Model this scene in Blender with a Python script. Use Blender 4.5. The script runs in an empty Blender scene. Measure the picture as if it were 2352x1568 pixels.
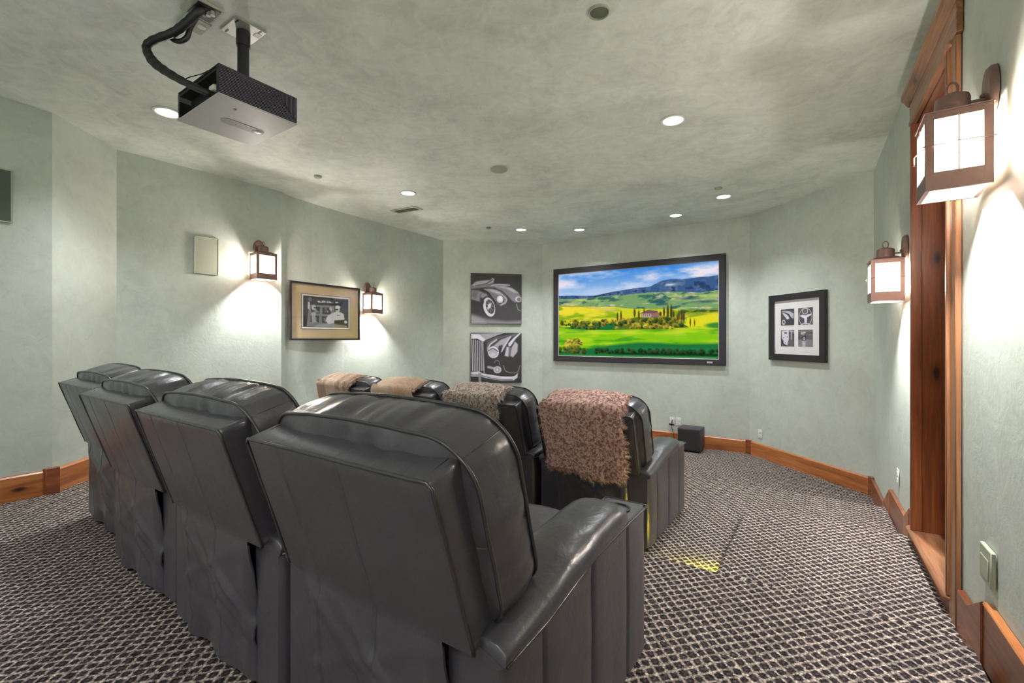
import bpy, bmesh, math, random
import numpy as np
from mathutils import Vector, Matrix, noise as mnoise

SC = bpy.context.scene
COL = SC.collection
R = math.radians
random.seed(7)

# ------------------------------------------------------------------ camera, world, exposure
cam_d = bpy.data.cameras.new('camera')
cam = bpy.data.objects.new('camera', cam_d); COL.objects.link(cam)
cam.location = (0, 0, 1.15)
cam.rotation_euler = (R(90), 0, R(34.6))
cam_d.sensor_fit = 'HORIZONTAL'; cam_d.sensor_width = 36.0
cam_d.lens = 36.0 * 1044 / 2352
cam_d.shift_y = -(784 - 778) / 2352
cam_d.clip_start = 0.02
SC.camera = cam
w = bpy.data.worlds.new('world'); SC.world = w; w.use_nodes = True
w.node_tree.nodes['Background'].inputs[0].default_value = (0.9, 0.95, 1, 1)
w.node_tree.nodes['Background'].inputs[1].default_value = 0.0
SC.view_settings.view_transform = 'Standard'
SC.view_settings.look = 'None'
SC.view_settings.exposure = 0.64
SC.view_settings.gamma = 1.0
SC.view_settings.use_curve_mapping = False
SPOT_W = 96.0        # recessed downlights
SCONCE_W = 112.0      # lantern bulbs
CEIL = 2.84

# ------------------------------------------------------------------ small helpers
def s2l(c):
    return tuple((x / 12.92 if x <= 0.04045 else ((x + 0.055) / 1.055) ** 2.4) for x in c)
def rgb(r, g, b):
    return s2l((r / 255, g / 255, b / 255)) + (1.0,)

class NT:
    def __init__(self, name):
        self.m = bpy.data.materials.new(name); self.m.use_nodes = True
        self.t = self.m.node_tree; self.n = self.t.nodes
        self.bsdf = self.n['Principled BSDF']; self.out = self.n['Material Output']
    def add(self, typ, **kw):
        nd = self.n.new(typ)
        for k, v in kw.items(): setattr(nd, k, v)
        return nd
    def link(self, a, b): self.t.links.new(a, b)
    def math(self, op, a, b=None, c=None, clamp=False):
        nd = self.n.new('ShaderNodeMath'); nd.operation = op; nd.use_clamp = clamp
        for i, v in enumerate((a, b, c)):
            if v is None: continue
            if isinstance(v, (int, float)): nd.inputs[i].default_value = v
            else: self.link(v, nd.inputs[i])
        return nd.outputs[0]
    def mix(self, f, a, b, blend='MIX'):
        nd = self.n.new('ShaderNodeMix'); nd.data_type = 'RGBA'; nd.blend_type = blend
        for i, v in ((0, f), (6, a), (7, b)):
            if isinstance(v, (int, float, tuple)): nd.inputs[i].default_value = v
            else: self.link(v, nd.inputs[i])
        return nd.outputs[2]
    def ramp(self, f, stops):
        nd = self.n.new('ShaderNodeValToRGB'); e = nd.color_ramp.elements
        while len(e) < len(stops): e.new(0.5)
        for i, (p, c) in enumerate(stops): e[i].position = p; e[i].color = c
        self.link(f, nd.inputs[0]); return nd.outputs[0]
    def noise(self, vec, scale, detail=3, rough=0.5, dist=0.0):
        nd = self.n.new('ShaderNodeTexNoise'); nd.inputs['Scale'].default_value = scale
        nd.inputs['Detail'].default_value = detail; nd.inputs['Roughness'].default_value = rough
        nd.inputs['Distortion'].default_value = dist
        if vec is not None: self.link(vec, nd.inputs['Vector'])
        return nd.outputs[0]
    def bump(self, h, strength, dist=0.01, normal=None):
        nd = self.n.new('ShaderNodeBump'); nd.inputs['Strength'].default_value = strength
        nd.inputs['Distance'].default_value = dist; self.link(h, nd.inputs['Height'])
        if normal is not None: self.link(normal, nd.inputs['Normal'])
        return nd.outputs[0]
    def pos(self): return self.n.new('ShaderNodeNewGeometry').outputs['Position']
    def objc(self): return self.n.new('ShaderNodeTexCoord').outputs['Object']
    def mapping(self, vec, scale):
        nd = self.n.new('ShaderNodeMapping'); nd.inputs['Scale'].default_value = scale
        self.link(vec, nd.inputs[0]); return nd.outputs[0]
    def set(self, **kw):
        for k, v in kw.items():
            s = self.bsdf.inputs[k]
            if hasattr(v, 'is_output'): self.link(v, s)
            else: s.default_value = v
        return self.m

def simple(name, col, rough=0.5, metal=0.0, noise=0.06, bump=0.0, **kw):
    t = NT(name); p = t.objc(); n = t.noise(p, 24, 4)
    c = t.mix(n, tuple(x * (1 - noise) for x in col[:3]) + (1,), tuple(min(1, x * (1 + noise)) for x in col[:3]) + (1,))
    t.set(**{'Base Color': c, 'Roughness': rough, 'Metallic': metal}, **kw)
    if bump: t.set(Normal=t.bump(t.noise(p, 180, 3), bump, 0.002))
    return t.m

def plaster(name, base, k=1.0):
    t = NT(name); p = t.pos()
    n1 = t.noise(p, 1.6, 5, 0.6, 0.6)
    n2 = t.noise(p, 7.0, 6, 0.68, 1.4)
    v = t.math('ADD', t.math('MULTIPLY', n1, 0.55), t.math('MULTIPLY', n2, 0.45))
    lo = tuple(x * (1 - 0.20*k) for x in base[:3]) + (1,); hi = tuple(min(1, x * (1 + 0.14*k)) for x in base[:3]) + (1,)
    c = t.ramp(v, [(0.36, lo), (0.5, base), (0.63, hi)])
    # trowel scuffs: sparse, short darker marks
    sc = t.noise(p, 11.0, 2, 0.5, 3.0); sp = t.noise(p, 2.3, 2)
    mk = t.math('MULTIPLY', t.math('MULTIPLY', t.math('GREATER_THAN', sc, 0.66), t.math('GREATER_THAN', sp, 0.55)), 0.22)
    c = t.mix(mk, c, tuple(x * 0.66 for x in base[:3]) + (1,))
    h = t.math('ADD', n2, t.math('MULTIPLY', t.noise(p, 38, 4), 0.35))
    return t.set(**{'Base Color': c, 'Roughness': 0.58, 'Normal': t.bump(h, 0.16, 0.012)})

def wood(name, dark, mid, light, rough=0.38):
    t = NT(name); o = t.objc()
    oi = t.n.new('ShaderNodeObjectInfo')
    cmb = t.n.new('ShaderNodeCombineXYZ')
    t.link(t.math('MULTIPLY', oi.outputs['Random'], 17.0), cmb.inputs[0]); t.link(t.math('MULTIPLY', oi.outputs['Random'], 5.0), cmb.inputs[2])
    add = t.n.new('ShaderNodeVectorMath'); add.operation = 'ADD'; t.link(o, add.inputs[0]); t.link(cmb.outputs[0], add.inputs[1]); p = add.outputs[0]
    vk = t.n.new('ShaderNodeTexVoronoi'); vk.inputs['Scale'].default_value = 1.0
    t.link(t.mapping(p, (2.6, 6.5, 6.5)), vk.inputs['Vector']); kd = vk.outputs['Distance']
    warp = t.math('MULTIPLY', t.math('SUBTRACT', 0.28, kd, clamp=True), 3.0)
    g = t.noise(t.mapping(p, (1.4, 16, 16)), 1.0, 5, 0.6, 0.9)
    g2 = t.noise(t.mapping(p, (4, 90, 90)), 1.0, 3, 0.6, 0.3)
    v = t.math('ADD', t.math('ADD', t.math('MULTIPLY', g, 0.8), t.math('MULTIPLY', g2, 0.25)), t.math('MULTIPLY', warp, -0.25))
    c = t.ramp(v, [(0.30, dark), (0.52, mid), (0.70, light)])
    knot = t.ramp(kd, [(0.05, (1, 1, 1, 1)), (0.13, (0, 0, 0, 1))])
    c = t.mix(knot, c, tuple(x * 0.22 for x in dark[:3]) + (1,))
    return t.set(**{'Base Color': c, 'Roughness': rough, 'Normal': t.bump(v, 0.1, 0.004), 'Coat Weight': 0.25, 'Coat Roughness': 0.25})

def leather(name, base, rough=0.36):
    t = NT(name); p = t.objc()
    wv = t.noise(p, 3.5, 4, 0.6)
    vor = t.n.new('ShaderNodeTexVoronoi'); vor.inputs['Scale'].default_value = 260; vor.feature = 'DISTANCE_TO_EDGE'; t.link(p, vor.inputs['Vector'])
    gr = vor.outputs['Distance']
    c = t.mix(wv, tuple(x * 0.75 for x in base[:3]) + (1,), tuple(x * 1.3 for x in base[:3]) + (1,))
    sp = t.noise(p, 150, 2, 0.5); scuff = t.math('MULTIPLY', t.math('MULTIPLY', t.math('GREATER_THAN', sp, 0.74), t.math('GREATER_THAN', t.noise(p, 5, 2), 0.56)), 0.4)
    c = t.mix(scuff, c, (0.16, 0.15, 0.14, 1))
    wr = t.noise(t.mapping(p, (7, 6, 6)), 1.6, 4, 0.55, 0.5)
    cr = t.math('POWER', t.math('SUBTRACT', 1.0, t.math('ABSOLUTE', t.math('SUBTRACT', t.math('MULTIPLY', t.noise(p, 13, 3, 0.5, 0.8), 2.0), 1.0))), 8.0)
    b0 = t.bump(cr, 0.05, 0.005); b1 = t.bump(wr, 0.16, 0.025, b0); b2 = t.bump(gr, 0.10, 0.002, b1)
    rg = t.math('ADD', t.math('MULTIPLY', t.noise(p, 6, 4), 0.24), rough - 0.12)
    return t.set(**{'Base Color': c, 'Roughness': rg, 'Normal': b2, 'Specular IOR Level': 0.75, 'Coat Weight': 0.30, 'Coat Roughness': 0.24, 'Coat Normal': b1})

def carpet(name):
    t = NT(name); sep = t.n.new('ShaderNodeSeparateXYZ'); p = t.pos(); t.link(p, sep.inputs[0])
    wob = t.noise(p, 30, 2)
    w1 = t.math('MULTIPLY', t.math('SUBTRACT', wob, 0.5), 0.22)
    oi = t.n.new('ShaderNodeObjectInfo')
    x = t.math('ADD', t.math('MULTIPLY', sep.outputs[0], 1 / 0.050), t.math('MULTIPLY', oi.outputs['Random'], 3.7))
    y = t.math('MULTIPLY', t.math('ADD', sep.outputs[1], t.math('MULTIPLY', sep.outputs[2], 1.0)), 1 / 0.056)
    u = t.math('ADD', t.math('ADD', x, y), w1); v = t.math('ADD', t.math('SUBTRACT', x, y), w1)
    def d(q):  # 0 at cell centre, 0.5 at the lattice line
        return t.math('ABSOLUTE', t.math('SUBTRACT', t.math('FRACT', t.math('ADD', q, 0.5)), 0.5))
    du, dv = d(u), d(v)
    m = t.math('MAXIMUM', du, dv)
    r = t.math('SQRT', t.math('ADD', t.math('MULTIPLY', du, du), t.math('MULTIPLY', dv, dv)))
    mm = t.math('ADD', t.math('MULTIPLY', m, 0.6), t.math('MULTIPLY', r, 0.4))
    # every second cell (the in-between row) is smaller and paler
    par = t.math('ABSOLUTE', t.math('MODULO', t.math('ADD', t.math('FLOOR', t.math('ADD', u, 0.5)), t.math('FLOOR', t.math('ADD', v, 0.5))), 2.0))
    par = t.math('GREATER_THAN', t.math('FRACT', t.math('MULTIPLY', t.math('FLOOR', t.math('ADD', u, 0.5)), 0.5)), 0.25)
    mm = t.math('ADD', mm, t.math('MULTIPLY', par, 0.05))
    lo = t.n.new('ShaderNodeTexVoronoi'); lo.inputs['Scale'].default_value = 105; t.link(p, lo.inputs['Vector'])
    f = t.math('ADD', mm, t.math('MULTIPLY', t.math('SUBTRACT', t.noise(p, 135, 2, 0.7), 0.5), 0.52))
    col = t.ramp(f, [(0.0, rgb(100, 91, 89)), (0.12, rgb(66, 59, 60)), (0.35, rgb(54, 48, 50)), (0.425, rgb(138, 127, 119)), (0.5, rgb(182, 170, 158))])
    gap = t.ramp(lo.outputs['Distance'], [(0.25, (1, 1, 1, 1)), (0.75, (0.22, 0.21, 0.22, 1))])
    col = t.mix(0.75, col, gap, 'MULTIPLY')
    hs = t.n.new('ShaderNodeHueSaturation'); t.link(col, hs.inputs['Color'])
    sc_ = t.n.new('ShaderNodeSeparateColor'); t.link(lo.outputs['Color'], sc_.inputs[0])
    t.link(t.math('ADD', 0.55, t.math('MULTIPLY', sc_.outputs[0], 0.95)), hs.inputs['Value']); col = hs.outputs[0]
    hgt = t.math('SUBTRACT', 1.0, lo.outputs['Distance'])
    return t.set(**{'Base Color': col, 'Roughness': 0.95, 'Specular IOR Level': 0.1, 'Normal': t.bump(hgt, 0.5, 0.006)})

M = {}
M['wall'] = plaster('plaster_wall', rgb(194, 202, 193), .6)
M['ceil'] = plaster('plaster_ceiling', rgb(224, 231, 224), 1.0)
M['carpet'] = carpet('carpet')
M['alder'] = wood('alder', rgb(120, 66, 32), rgb(176, 106, 56), rgb(204, 138, 82))
M['alder_dark'] = wood('alder_dark', rgb(78, 38, 20), rgb(126, 68, 36), rgb(158, 92, 52))
M['trim'] = wood('alder_trim', rgb(92, 58, 38), rgb(142, 96, 64), rgb(176, 128, 90))
M['leather'] = leather('leather', rgb(64, 62, 70), .34)
M['leather_pipe'] = leather('leather_piping', rgb(44, 43, 45), 0.32)
M['black'] = simple('black_plastic', rgb(28, 28, 30), 0.45, bump=0.05)
M['grey_pl'] = simple('grey_plastic', rgb(188, 188, 188), 0.4)
M['fin'] = simple('fin_plastic', rgb(88, 86, 98), 0.4)
M['silver'] = simple('silver_plate', rgb(176, 176, 172), 0.35, 0.4)
M['white'] = simple('white_plastic', rgb(226, 226, 218), 0.4)
M['plate'] = simple('painted_plate', rgb(170, 176, 158), 0.5)
M['grille'] = simple('painted_grille', rgb(120, 132, 120), 0.42, bump=0.1)
M['bronze'] = simple('bronze', rgb(132, 104, 96), 0.42, 0.45, 0.15)
M['frame_black'] = simple('black_frame', rgb(40, 38, 42), 0.35)
M['sub'] = simple('black_ash', rgb(58, 50, 60), 0.5, bump=0.2)
M['mat_tan'] = simple('tan_mat', rgb(204, 178, 140), 0.85, noise=0.03)
M['mat_white'] = simple('white_mat', rgb(236, 234, 238), 0.8, noise=0.02)
M['felt'] = simple('velvet_border', rgb(44, 41, 46), 0.8)
M['hall'] = simple('door_stain', rgb(60, 34, 20), 0.5)

def emit(name, col, strength):
    t = NT(name); e = t.n.new('ShaderNodeEmission'); e.inputs[0].default_value = col; e.inputs[1].default_value = strength
    t.link(e.outputs[0], t.out.inputs[0]); return t.m
M['lamp'] = emit('lamp_glow', (1, 0.98, 0.94, 1), 9.0)
M['bulb'] = emit('bulb_glow', (1, 0.93, 0.84, 1), 30.0)
M['led'] = emit('led_glow', (0.95, 0.9, 0.15, 1), 6.0)
def pane_mat():
    t = NT('seeded_glass'); p = t.objc()
    tr = t.n.new('ShaderNodeBsdfTransparent'); tr.inputs[0].default_value = (1, 0.98, 0.95, 1)
    tl = t.n.new('ShaderNodeBsdfTranslucent'); tl.inputs[0].default_value = (1, 0.88, 0.74, 1)
    gl = t.n.new('ShaderNodeBsdfGlossy'); gl.inputs['Roughness'].default_value = 0.15
    nn = t.noise(p, 220, 3); t.link(t.bump(nn, 0.4, 0.002), gl.inputs['Normal'])
    m1 = t.n.new('ShaderNodeMixShader'); m2 = t.n.new('ShaderNodeMixShader')
    t.link(t.math('ADD', 0.38, t.math('MULTIPLY', nn, 0.4)), m1.inputs[0]); t.link(tr.outputs[0], m1.inputs[1]); t.link(tl.outputs[0], m1.inputs[2])
    m2.inputs[0].default_value = 0.05; t.link(m1.outputs[0], m2.inputs[1]); t.link(gl.outputs[0], m2.inputs[2])
    t.link(m2.outputs[0], t.out.inputs[0]); return t.m
M['pane'] = pane_mat()
def glass_mat():
    t = NT('picture_glass')
    tr = t.n.new('ShaderNodeBsdfTransparent'); gl = t.n.new('ShaderNodeBsdfGlossy'); gl.inputs['Roughness'].default_value = 0.04
    m = t.n.new('ShaderNodeMixShader'); m.inputs[0].default_value = 0.05
    t.link(tr.outputs[0], m.inputs[1]); t.link(gl.outputs[0], m.inputs[2]); t.link(m.outputs[0], t.out.inputs[0]); return t.m
M['glass'] = glass_mat()
def attr_mat(name, emission):
    t = NT(name); a = t.n.new('ShaderNodeVertexColor'); a.layer_name = 'print'
    if emission:
        e = t.n.new('ShaderNodeEmission'); e.inputs[1].default_value = emission
        t.link(a.outputs[0], e.inputs[0]); t.link(e.outputs[0], t.out.inputs[0])
    else: t.set(**{'Base Color': a.outputs[0], 'Roughness': 0.6})
    return t.m
M['screen'] = attr_mat('screen_picture', 0.65)
M['print'] = attr_mat('printed_picture', 0)

# ------------------------------------------------------------------ mesh builders
def link(name, me, mats, parent=None, loc=None, rz=None):
    o = bpy.data.objects.new(name, me); COL.objects.link(o)
    for m in (mats if isinstance(mats, (list, tuple)) else [mats]): me.materials.append(m)
    if parent is not None: o.parent = parent
    if loc is not None: o.location = loc
    if rz is not None: o.rotation_euler = (0, 0, rz)
    return o
def from_bm(name, bm, mat, parent=None, loc=None, rz=None, smooth=False, auto=None):
    bmesh.ops.recalc_face_normals(bm, faces=bm.faces)
    me = bpy.data.meshes.new(name); bm.to_mesh(me); bm.free()
    if smooth:
        me.polygons.foreach_set('use_smooth', [True] * len(me.polygons))
        if auto: me.set_sharp_from_angle(angle=R(auto))
    return link(name, me, mat, parent, loc, rz)
def box_bm(bm, lo, hi, bev=0.0, seg=2):
    x0, y0, z0 = lo; x1, y1, z1 = hi
    vs = [bm.verts.new(p) for p in ((x0,y0,z0),(x1,y0,z0),(x1,y1,z0),(x0,y1,z0),(x0,y0,z1),(x1,y0,z1),(x1,y1,z1),(x0,y1,z1))]
    fs = [bm.faces.new([vs[i] for i in f]) for f in ((3,2,1,0),(4,5,6,7),(0,1,5,4),(1,2,6,5),(2,3,7,6),(3,0,4,7))]
    if bev > 0:
        es = list({e for f in fs for e in f.edges})
        bmesh.ops.bevel(bm, geom=es, offset=bev, segments=seg, affect='EDGES', profile=0.5)
def box(name, lo, hi, mat, parent=None, bev=0.0, seg=2, loc=None, rz=None):
    bm = bmesh.new(); box_bm(bm, lo, hi, bev, seg)
    return from_bm(name, bm, mat, parent, loc, rz, smooth=bev > 0, auto=40)
def prism_bm(bm, pts, z0, z1, bev=0.0, seg=2, top_only=True):
    a = [bm.verts.new((x, y, z0)) for x, y in pts]; b = [bm.verts.new((x, y, z1)) for x, y in pts]
    n = len(pts); bm.faces.new(list(reversed(a))); top = bm.faces.new(b)
    for i in range(n): bm.faces.new([a[i], a[(i+1) % n], b[(i+1) % n], b[i]])
    if bev: bmesh.ops.bevel(bm, geom=list(top.edges), offset=bev, segments=seg, affect='EDGES', profile=0.5)
def cyl_bm(bm, c, r, h, n=24, axis='Z', r2=None):
    m = Matrix.Translation(c)
    if axis == 'X': m = m @ Matrix.Rotation(R(90), 4, 'Y')
    if axis == 'Y': m = m @ Matrix.Rotation(R(-90), 4, 'X')
    bmesh.ops.create_cone(bm, cap_ends=True, segments=n, radius1=r, radius2=r if r2 is None else r2, depth=h, matrix=m)
def lathe_bm(bm, prof, n=32, c=(0, 0, 0)):
    rings = []
    for r, z in prof:
        if r < 1e-6: rings.append([bm.verts.new((c[0], c[1], c[2] + z))])
        else: rings.append([bm.verts.new((c[0] + r*math.cos(2*math.pi*i/n), c[1] + r*math.sin(2*math.pi*i/n), c[2] + z)) for i in range(n)])
    for a, b in zip(rings, rings[1:]):
        for i in range(n):
            q = [a[i % len(a)], a[(i+1) % len(a)], b[(i+1) % len(b)], b[i % len(b)]]
            q2 = [v for k, v in enumerate(q) if v not in q[:k]]
            if len(q2) > 2: bm.faces.new(q2)
def tube_bm(bm, pts, rad, n=8, closed=False, caps=True):
    pts = [Vector(p) for p in pts]; N = len(pts); rings = []
    up = Vector((0, 0, 1)); prev = None
    for i, p in enumerate(pts):
        a = pts[(i-1) % N] if closed or i > 0 else p; b = pts[(i+1) % N] if closed or i < N-1 else p
        t = (b - a).normalized()
        if prev is None:
            s = t.cross(up)
            if s.length < 0.1: s = t.cross(Vector((1, 0, 0)))
        else: s = prev - t * prev.dot(t)
        s.normalize(); prev = s; q = t.cross(s)
        r = rad[i] if hasattr(rad, '__len__') else rad
        rings.append([bm.verts.new(p + (s*math.cos(2*math.pi*k/n) + q*math.sin(2*math.pi*k/n)) * r) for k in range(n)])
    for i in range(N if closed else N-1):
        a, b = rings[i], rings[(i+1) % N]
        for k in range(n): bm.faces.new([a[k], a[(k+1) % n], b[(k+1) % n], b[k]])
    if caps and not closed: bm.faces.new(list(reversed(rings[0]))); bm.faces.new(rings[-1])
def spline(pts, per=8):
    P = [Vector(p) for p in pts]; P = [2*P[0]-P[1]] + P + [2*P[-1]-P[-2]]; out = []
    for i in range(1, len(P)-2):
        for k in range(per):
            t = k/per; a, b, c, d = P[i-1:i+3]
            out.append(0.5*((2*b) + (c-a)*t + (2*a-5*b+4*c-d)*t*t + (3*b-a-3*c+d)*t**3))
    out.append(P[-2]); return out
def interp(x, xs, ys): return float(np.interp(x, xs, ys))

def thing(name, label, cat, loc=(0, 0, 0), rz=0, group=None):
    o = bpy.data.objects.new(name, None); COL.objects.link(o)
    o.location = loc; o.rotation_euler = (0, 0, rz); o.empty_display_size = 0.1
    return tag(o, label, cat, group)
def tag(o, label, cat, group=None):
    o['label'] = label; o['category'] = cat
    if group: o['group'] = group
    return o
def struct(o, label=None, cat=None):
    o['kind'] = 'structure'
    if label: o['label'] = label
    if cat: o['category'] = cat
    return o
def lab(o, text): o['label'] = text; return o
def stuff(o): o['kind'] = 'stuff'; return o
def dup(root, loc, rz=None):
    r = root.copy(); COL.objects.link(r); r.location = loc
    if rz is not None: r.rotation_euler = (0, 0, rz)
    def rec(src, dst):
        for ch in src.children:
            c = ch.copy(); COL.objects.link(c); c.parent = dst; rec(ch, c)
    rec(root, r); return r

# ------------------------------------------------------------------ room shell
def WX(y): return 0.50 - 0.03 * (y - 2.35)        # right wall plane
BK = -1.7
PLAN = [(-4.68, BK), (-4.755, 0.845), (-5.207, 1.335), (-5.145, 2.792), (-5.218, 2.90), (-5.275, 3.25), (-5.325, 3.75), (-5.406, 5.755), (-4.155, 6.97), (-0.862, 7.02), (0.40, 5.83), (WX(BK), BK)]
NAMES = ['wall_left', 'wall_pilaster', 'wall_left_middle', 'wall_left_return', 'wall_left_curve', 'wall_left_bow', 'wall_left_front', 'wall_corner_left', 'wall_screen', 'wall_corner_right', 'wall_right', 'wall_back']
LBL = ['sage green plaster wall at far left', 'bright angled plaster face beside the rear row', 'sage green plaster wall with small speaker panel', 'narrow plaster return behind the wall edge', 'plaster wall bending behind the tan matted picture', 'bowed plaster wall behind the tan matted picture', 'sage green plaster wall with the tan matted picture',
       'angled plaster wall with the two car canvases', 'plaster wall behind the projection screen', 'angled plaster wall with the four-print frame', 'plaster wall with the timber doorway', 'plaster wall behind the seats']
ZB = -0.55
IX = {n: i for i, n in enumerate(NAMES)}
T = 0.14
def seg_frame(p0, p1):
    d = Vector((p1[0]-p0[0], p1[1]-p0[1], 0)); L = d.length; return L, math.atan2(d.y, d.x)
# plan runs clockwise seen from above (left wall towards +y), so the room lies on the local -Y side
DY0, DY1 = 2.845, 3.665       # door opening along the right wall (world y)
DOOR_TOP, SILL = 2.46, -0.015
for i, nm in enumerate(NAMES):
    p0, p1 = PLAN[i], PLAN[(i+1) % len(PLAN)]
    L, a = seg_frame(p0, p1); e = 0.0
    if nm == 'wall_right':
        bm = bmesh.new()
        s0 = (5.83 - DY1) / math.cos(math.atan(0.03)) ; s1 = (5.83 - DY0) / math.cos(math.atan(0.03))
        s0 -= .03; s1 += .03
        box_bm(bm, (0, 0, ZB), (s0, T, CEIL + .1)); box_bm(bm, (s1, 0, ZB), (L + e, T, CEIL + .1))
        box_bm(bm, (s0, 0, DOOR_TOP + .03), (s1, T, CEIL + .1)); box_bm(bm, (s0, 0, ZB), (s1, T, SILL - .04))
        struct(from_bm(nm, bm, M['wall'], None, (p0[0], p0[1], 0), a), LBL[i])
    else:
        struct(box(nm, (-e, 0, ZB), (L + e, T, CEIL + .1), M['wall'], None, 0, 2, (p0[0], p0[1], 0), a), LBL[i])
bm = bmesh.new(); prism_bm(bm, [(x, y) for x, y in PLAN], CEIL, CEIL + .12)
struct(from_bm('ceiling', bm, M['ceil']), 'sage green mottled plaster ceiling with downlights')

# floors (three carpeted levels and a half step in the aisle)
LOW, PLAT, STEP = -0.43, -0.215, -0.107
Y1, YP, YS = 2.42, 4.77, 3.85
def lx(y):   # left wall x at y
    return interp(y, [p[1] for p in PLAN[:8]], [p[0] for p in PLAN[:8]])
bm = bmesh.new(); prism_bm(bm, [(-5.5, YP - .1), (0.6, YP - .1), (0.46, 5.86), (-0.84, 7.08), (-4.17, 7.03), (-5.46, 5.77)], LOW - .1, LOW)
struct(from_bm('floor', bm, M['carpet']), 'patterned carpet on the lowest floor below the screen')
rc = [(0.452 - .07 + .07*math.cos(t), Y1 - .07 + .07*math.sin(t)) for t in np.linspace(0, math.pi/2, 7)]
left_pts = [(-4.67, BK + .01), (-4.75, .845), (-5.2, 1.335), (-5.15, Y1)]
bm = bmesh.new(); prism_bm(bm, [(0.50, BK + .01), (0.462, 0.0)] + rc + list(reversed(left_pts)), -0.33, 0.0, 0.022, 4)
struct(from_bm('floor', bm, M['carpet'], smooth=True, auto=60), 'patterned carpet on the top tier under the rear row of recliners')
bm = bmesh.new(); prism_bm(bm, [(WX(YP)-.02, YP), (-5.3, YP), (-5.16, Y1), (WX(Y1)-.02, Y1)], LOW - .02, PLAT, 0.02, 4)
struct(from_bm('floor', bm, M['carpet'], smooth=True, auto=60), 'patterned carpet on the middle tier under the front row of recliners')
bm = bmesh.new(); prism_bm(bm, [(-0.49, Y1 - .1), (WX(1.9) - .003, Y1 - .6), (WX(YS) - .018, YS), (-0.49, YS)], PLAT - .02, STEP, 0.02, 4)
struct(from_bm('floor', bm, M['carpet'], smooth=True, auto=60), 'carpeted half step in the aisle before the doorway')

# baseboards: knotty alder boards with darker corner blocks
BH, BT = 0.18, 0.02
def baseboard(nm, p0, p1, zb, h=BH, s_in=0.0, e_in=0.0, mat='alder', label=None):
    L, a = seg_frame(p0, p1)
    bm = bmesh.new(); c = 0.006
    prof = [(0, 0), (-BT, 0), (-BT, h - .014), (-BT + .009, h - .004), (-.004, h), (0, h)]
    A = [bm.verts.new((s_in, y, z)) for y, z in prof]; B = [bm.verts.new((L - e_in, y, z)) for y, z in prof]
    bm.faces.new(A); bm.faces.new(list(reversed(B)))
    for k in range(len(prof)): bm.faces.new([A[k], B[k], B[(k+1) % len(prof)], A[(k+1) % len(prof)]])
    o = from_bm(nm, bm, M[mat], None, (p0[0], p0[1], zb), a)
    return struct(o, label)
def block(parent_o, at, rz, w, h, parent=None):
    o = box('corner_block', (-w/2, -.032, 0), (w/2, .01, h), M['alder_dark'], None, 0.003, 1, at, rz)
    o.parent = parent_o; o.matrix_parent_inverse = Matrix()
    pl, pr = Vector(parent_o.location), parent_o.rotation_euler.z
    inv = (Matrix.Translation(pl) @ Matrix.Rotation(pr, 4, 'Z')).inverted()
    m = inv @ Matrix.Translation(Vector(at)) @ Matrix.Rotation(rz, 4, 'Z')
    o.location = m.to_translation(); o.rotation_euler = m.to_euler()
    return o
b = baseboard('baseboard_left', PLAN[0], PLAN[1], 0, label='knotty alder baseboard at the far left')
_, a0 = seg_frame(PLAN[0], PLAN[1]); _, a1 = seg_frame(PLAN[1], PLAN[2])
block(b, (PLAN[1][0] + .004, PLAN[1][1] - .01, 0), (a0 + a1) / 2 - .1, 0.085, BH + .012)
baseboard('baseboard_pilaster', PLAN[1], PLAN[2], 0, label='knotty alder baseboard behind the farthest rear recliner')
def along(p0, p1, y): t = (y - p0[1]) / (p1[1] - p0[1]); return (p0[0] + (p1[0]-p0[0]) * t, y)
baseboard('baseboard_left_middle', PLAN[2], along(PLAN[2], PLAN[3], Y1 - .03), 0)
baseboard('baseboard_left_middle', PLAN[2], along(PLAN[2], PLAN[3], Y1 - .03), 0)
baseboard('baseboard_left_middle', along(PLAN[2], PLAN[3], Y1 + .02), PLAN[3], PLAT)
baseboard('baseboard_left_return', PLAN[3], PLAN[4], PLAT)
baseboard('baseboard_left_curve', PLAN[4], PLAN[5], PLAT)
baseboard('baseboard_left_bow', PLAN[5], PLAN[6], PLAT)
baseboard('baseboard_left_front', PLAN[6], along(PLAN[6], PLAN[7], YP - .02), PLAT)
baseboard('baseboard_left_front', along(PLAN[6], PLAN[7], YP + .02), PLAN[7], LOW)
baseboard('baseboard_corner_left', PLAN[7], PLAN[8], LOW)
b = baseboard('baseboard_screen', PLAN[8], PLAN[9], LOW, label='knotty alder baseboard under the screen')
block(b, (PLAN[9][0] - .005, PLAN[9][1] - .005, LOW), R(-22), 0.07, BH + .012)
b = baseboard('baseboard_corner_right', PLAN[9], PLAN[10], LOW, label='knotty alder baseboard below the four-print frame')
block(b, (PLAN[10][0] - .004, PLAN[10][1] - .004, LOW), R(-66), 0.07, BH + .012)
# stepped board on the right wall, pieces (y, z_bottom, z_top)
def right_board(ys, zt, zb, mat, th, nm='baseboard_right', label=None):
    bm = bmesh.new(); fr, bk = [], []
    n = len(ys); out = []
    pts = [(y, z) for y, z in zip(ys, zt)] + [(y, z) for y, z in reversed(list(zip(ys, zb)))]
    a = [bm.verts.new((y - ys[0], 0, z)) for y, z in pts]; bb = [bm.verts.new((y - ys[0], th, z)) for y, z in pts]
    f1 = bm.faces.new(a); f2 = bm.faces.new(list(reversed(bb)))
    for k in range(len(pts)): bm.faces.new([a[k], bb[k], bb[(k+1) % len(pts)], a[(k+1) % len(pts)]])
    bmesh.ops.bevel(bm, geom=list(f2.edges), offset=0.004, segments=1, affect='EDGES')
    ang = math.atan2(1, -0.03)
    o = from_bm(nm, bm, M[mat], None, (WX(ys[0]), ys[0], 0), ang)
    return struct(o, label)
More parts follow.
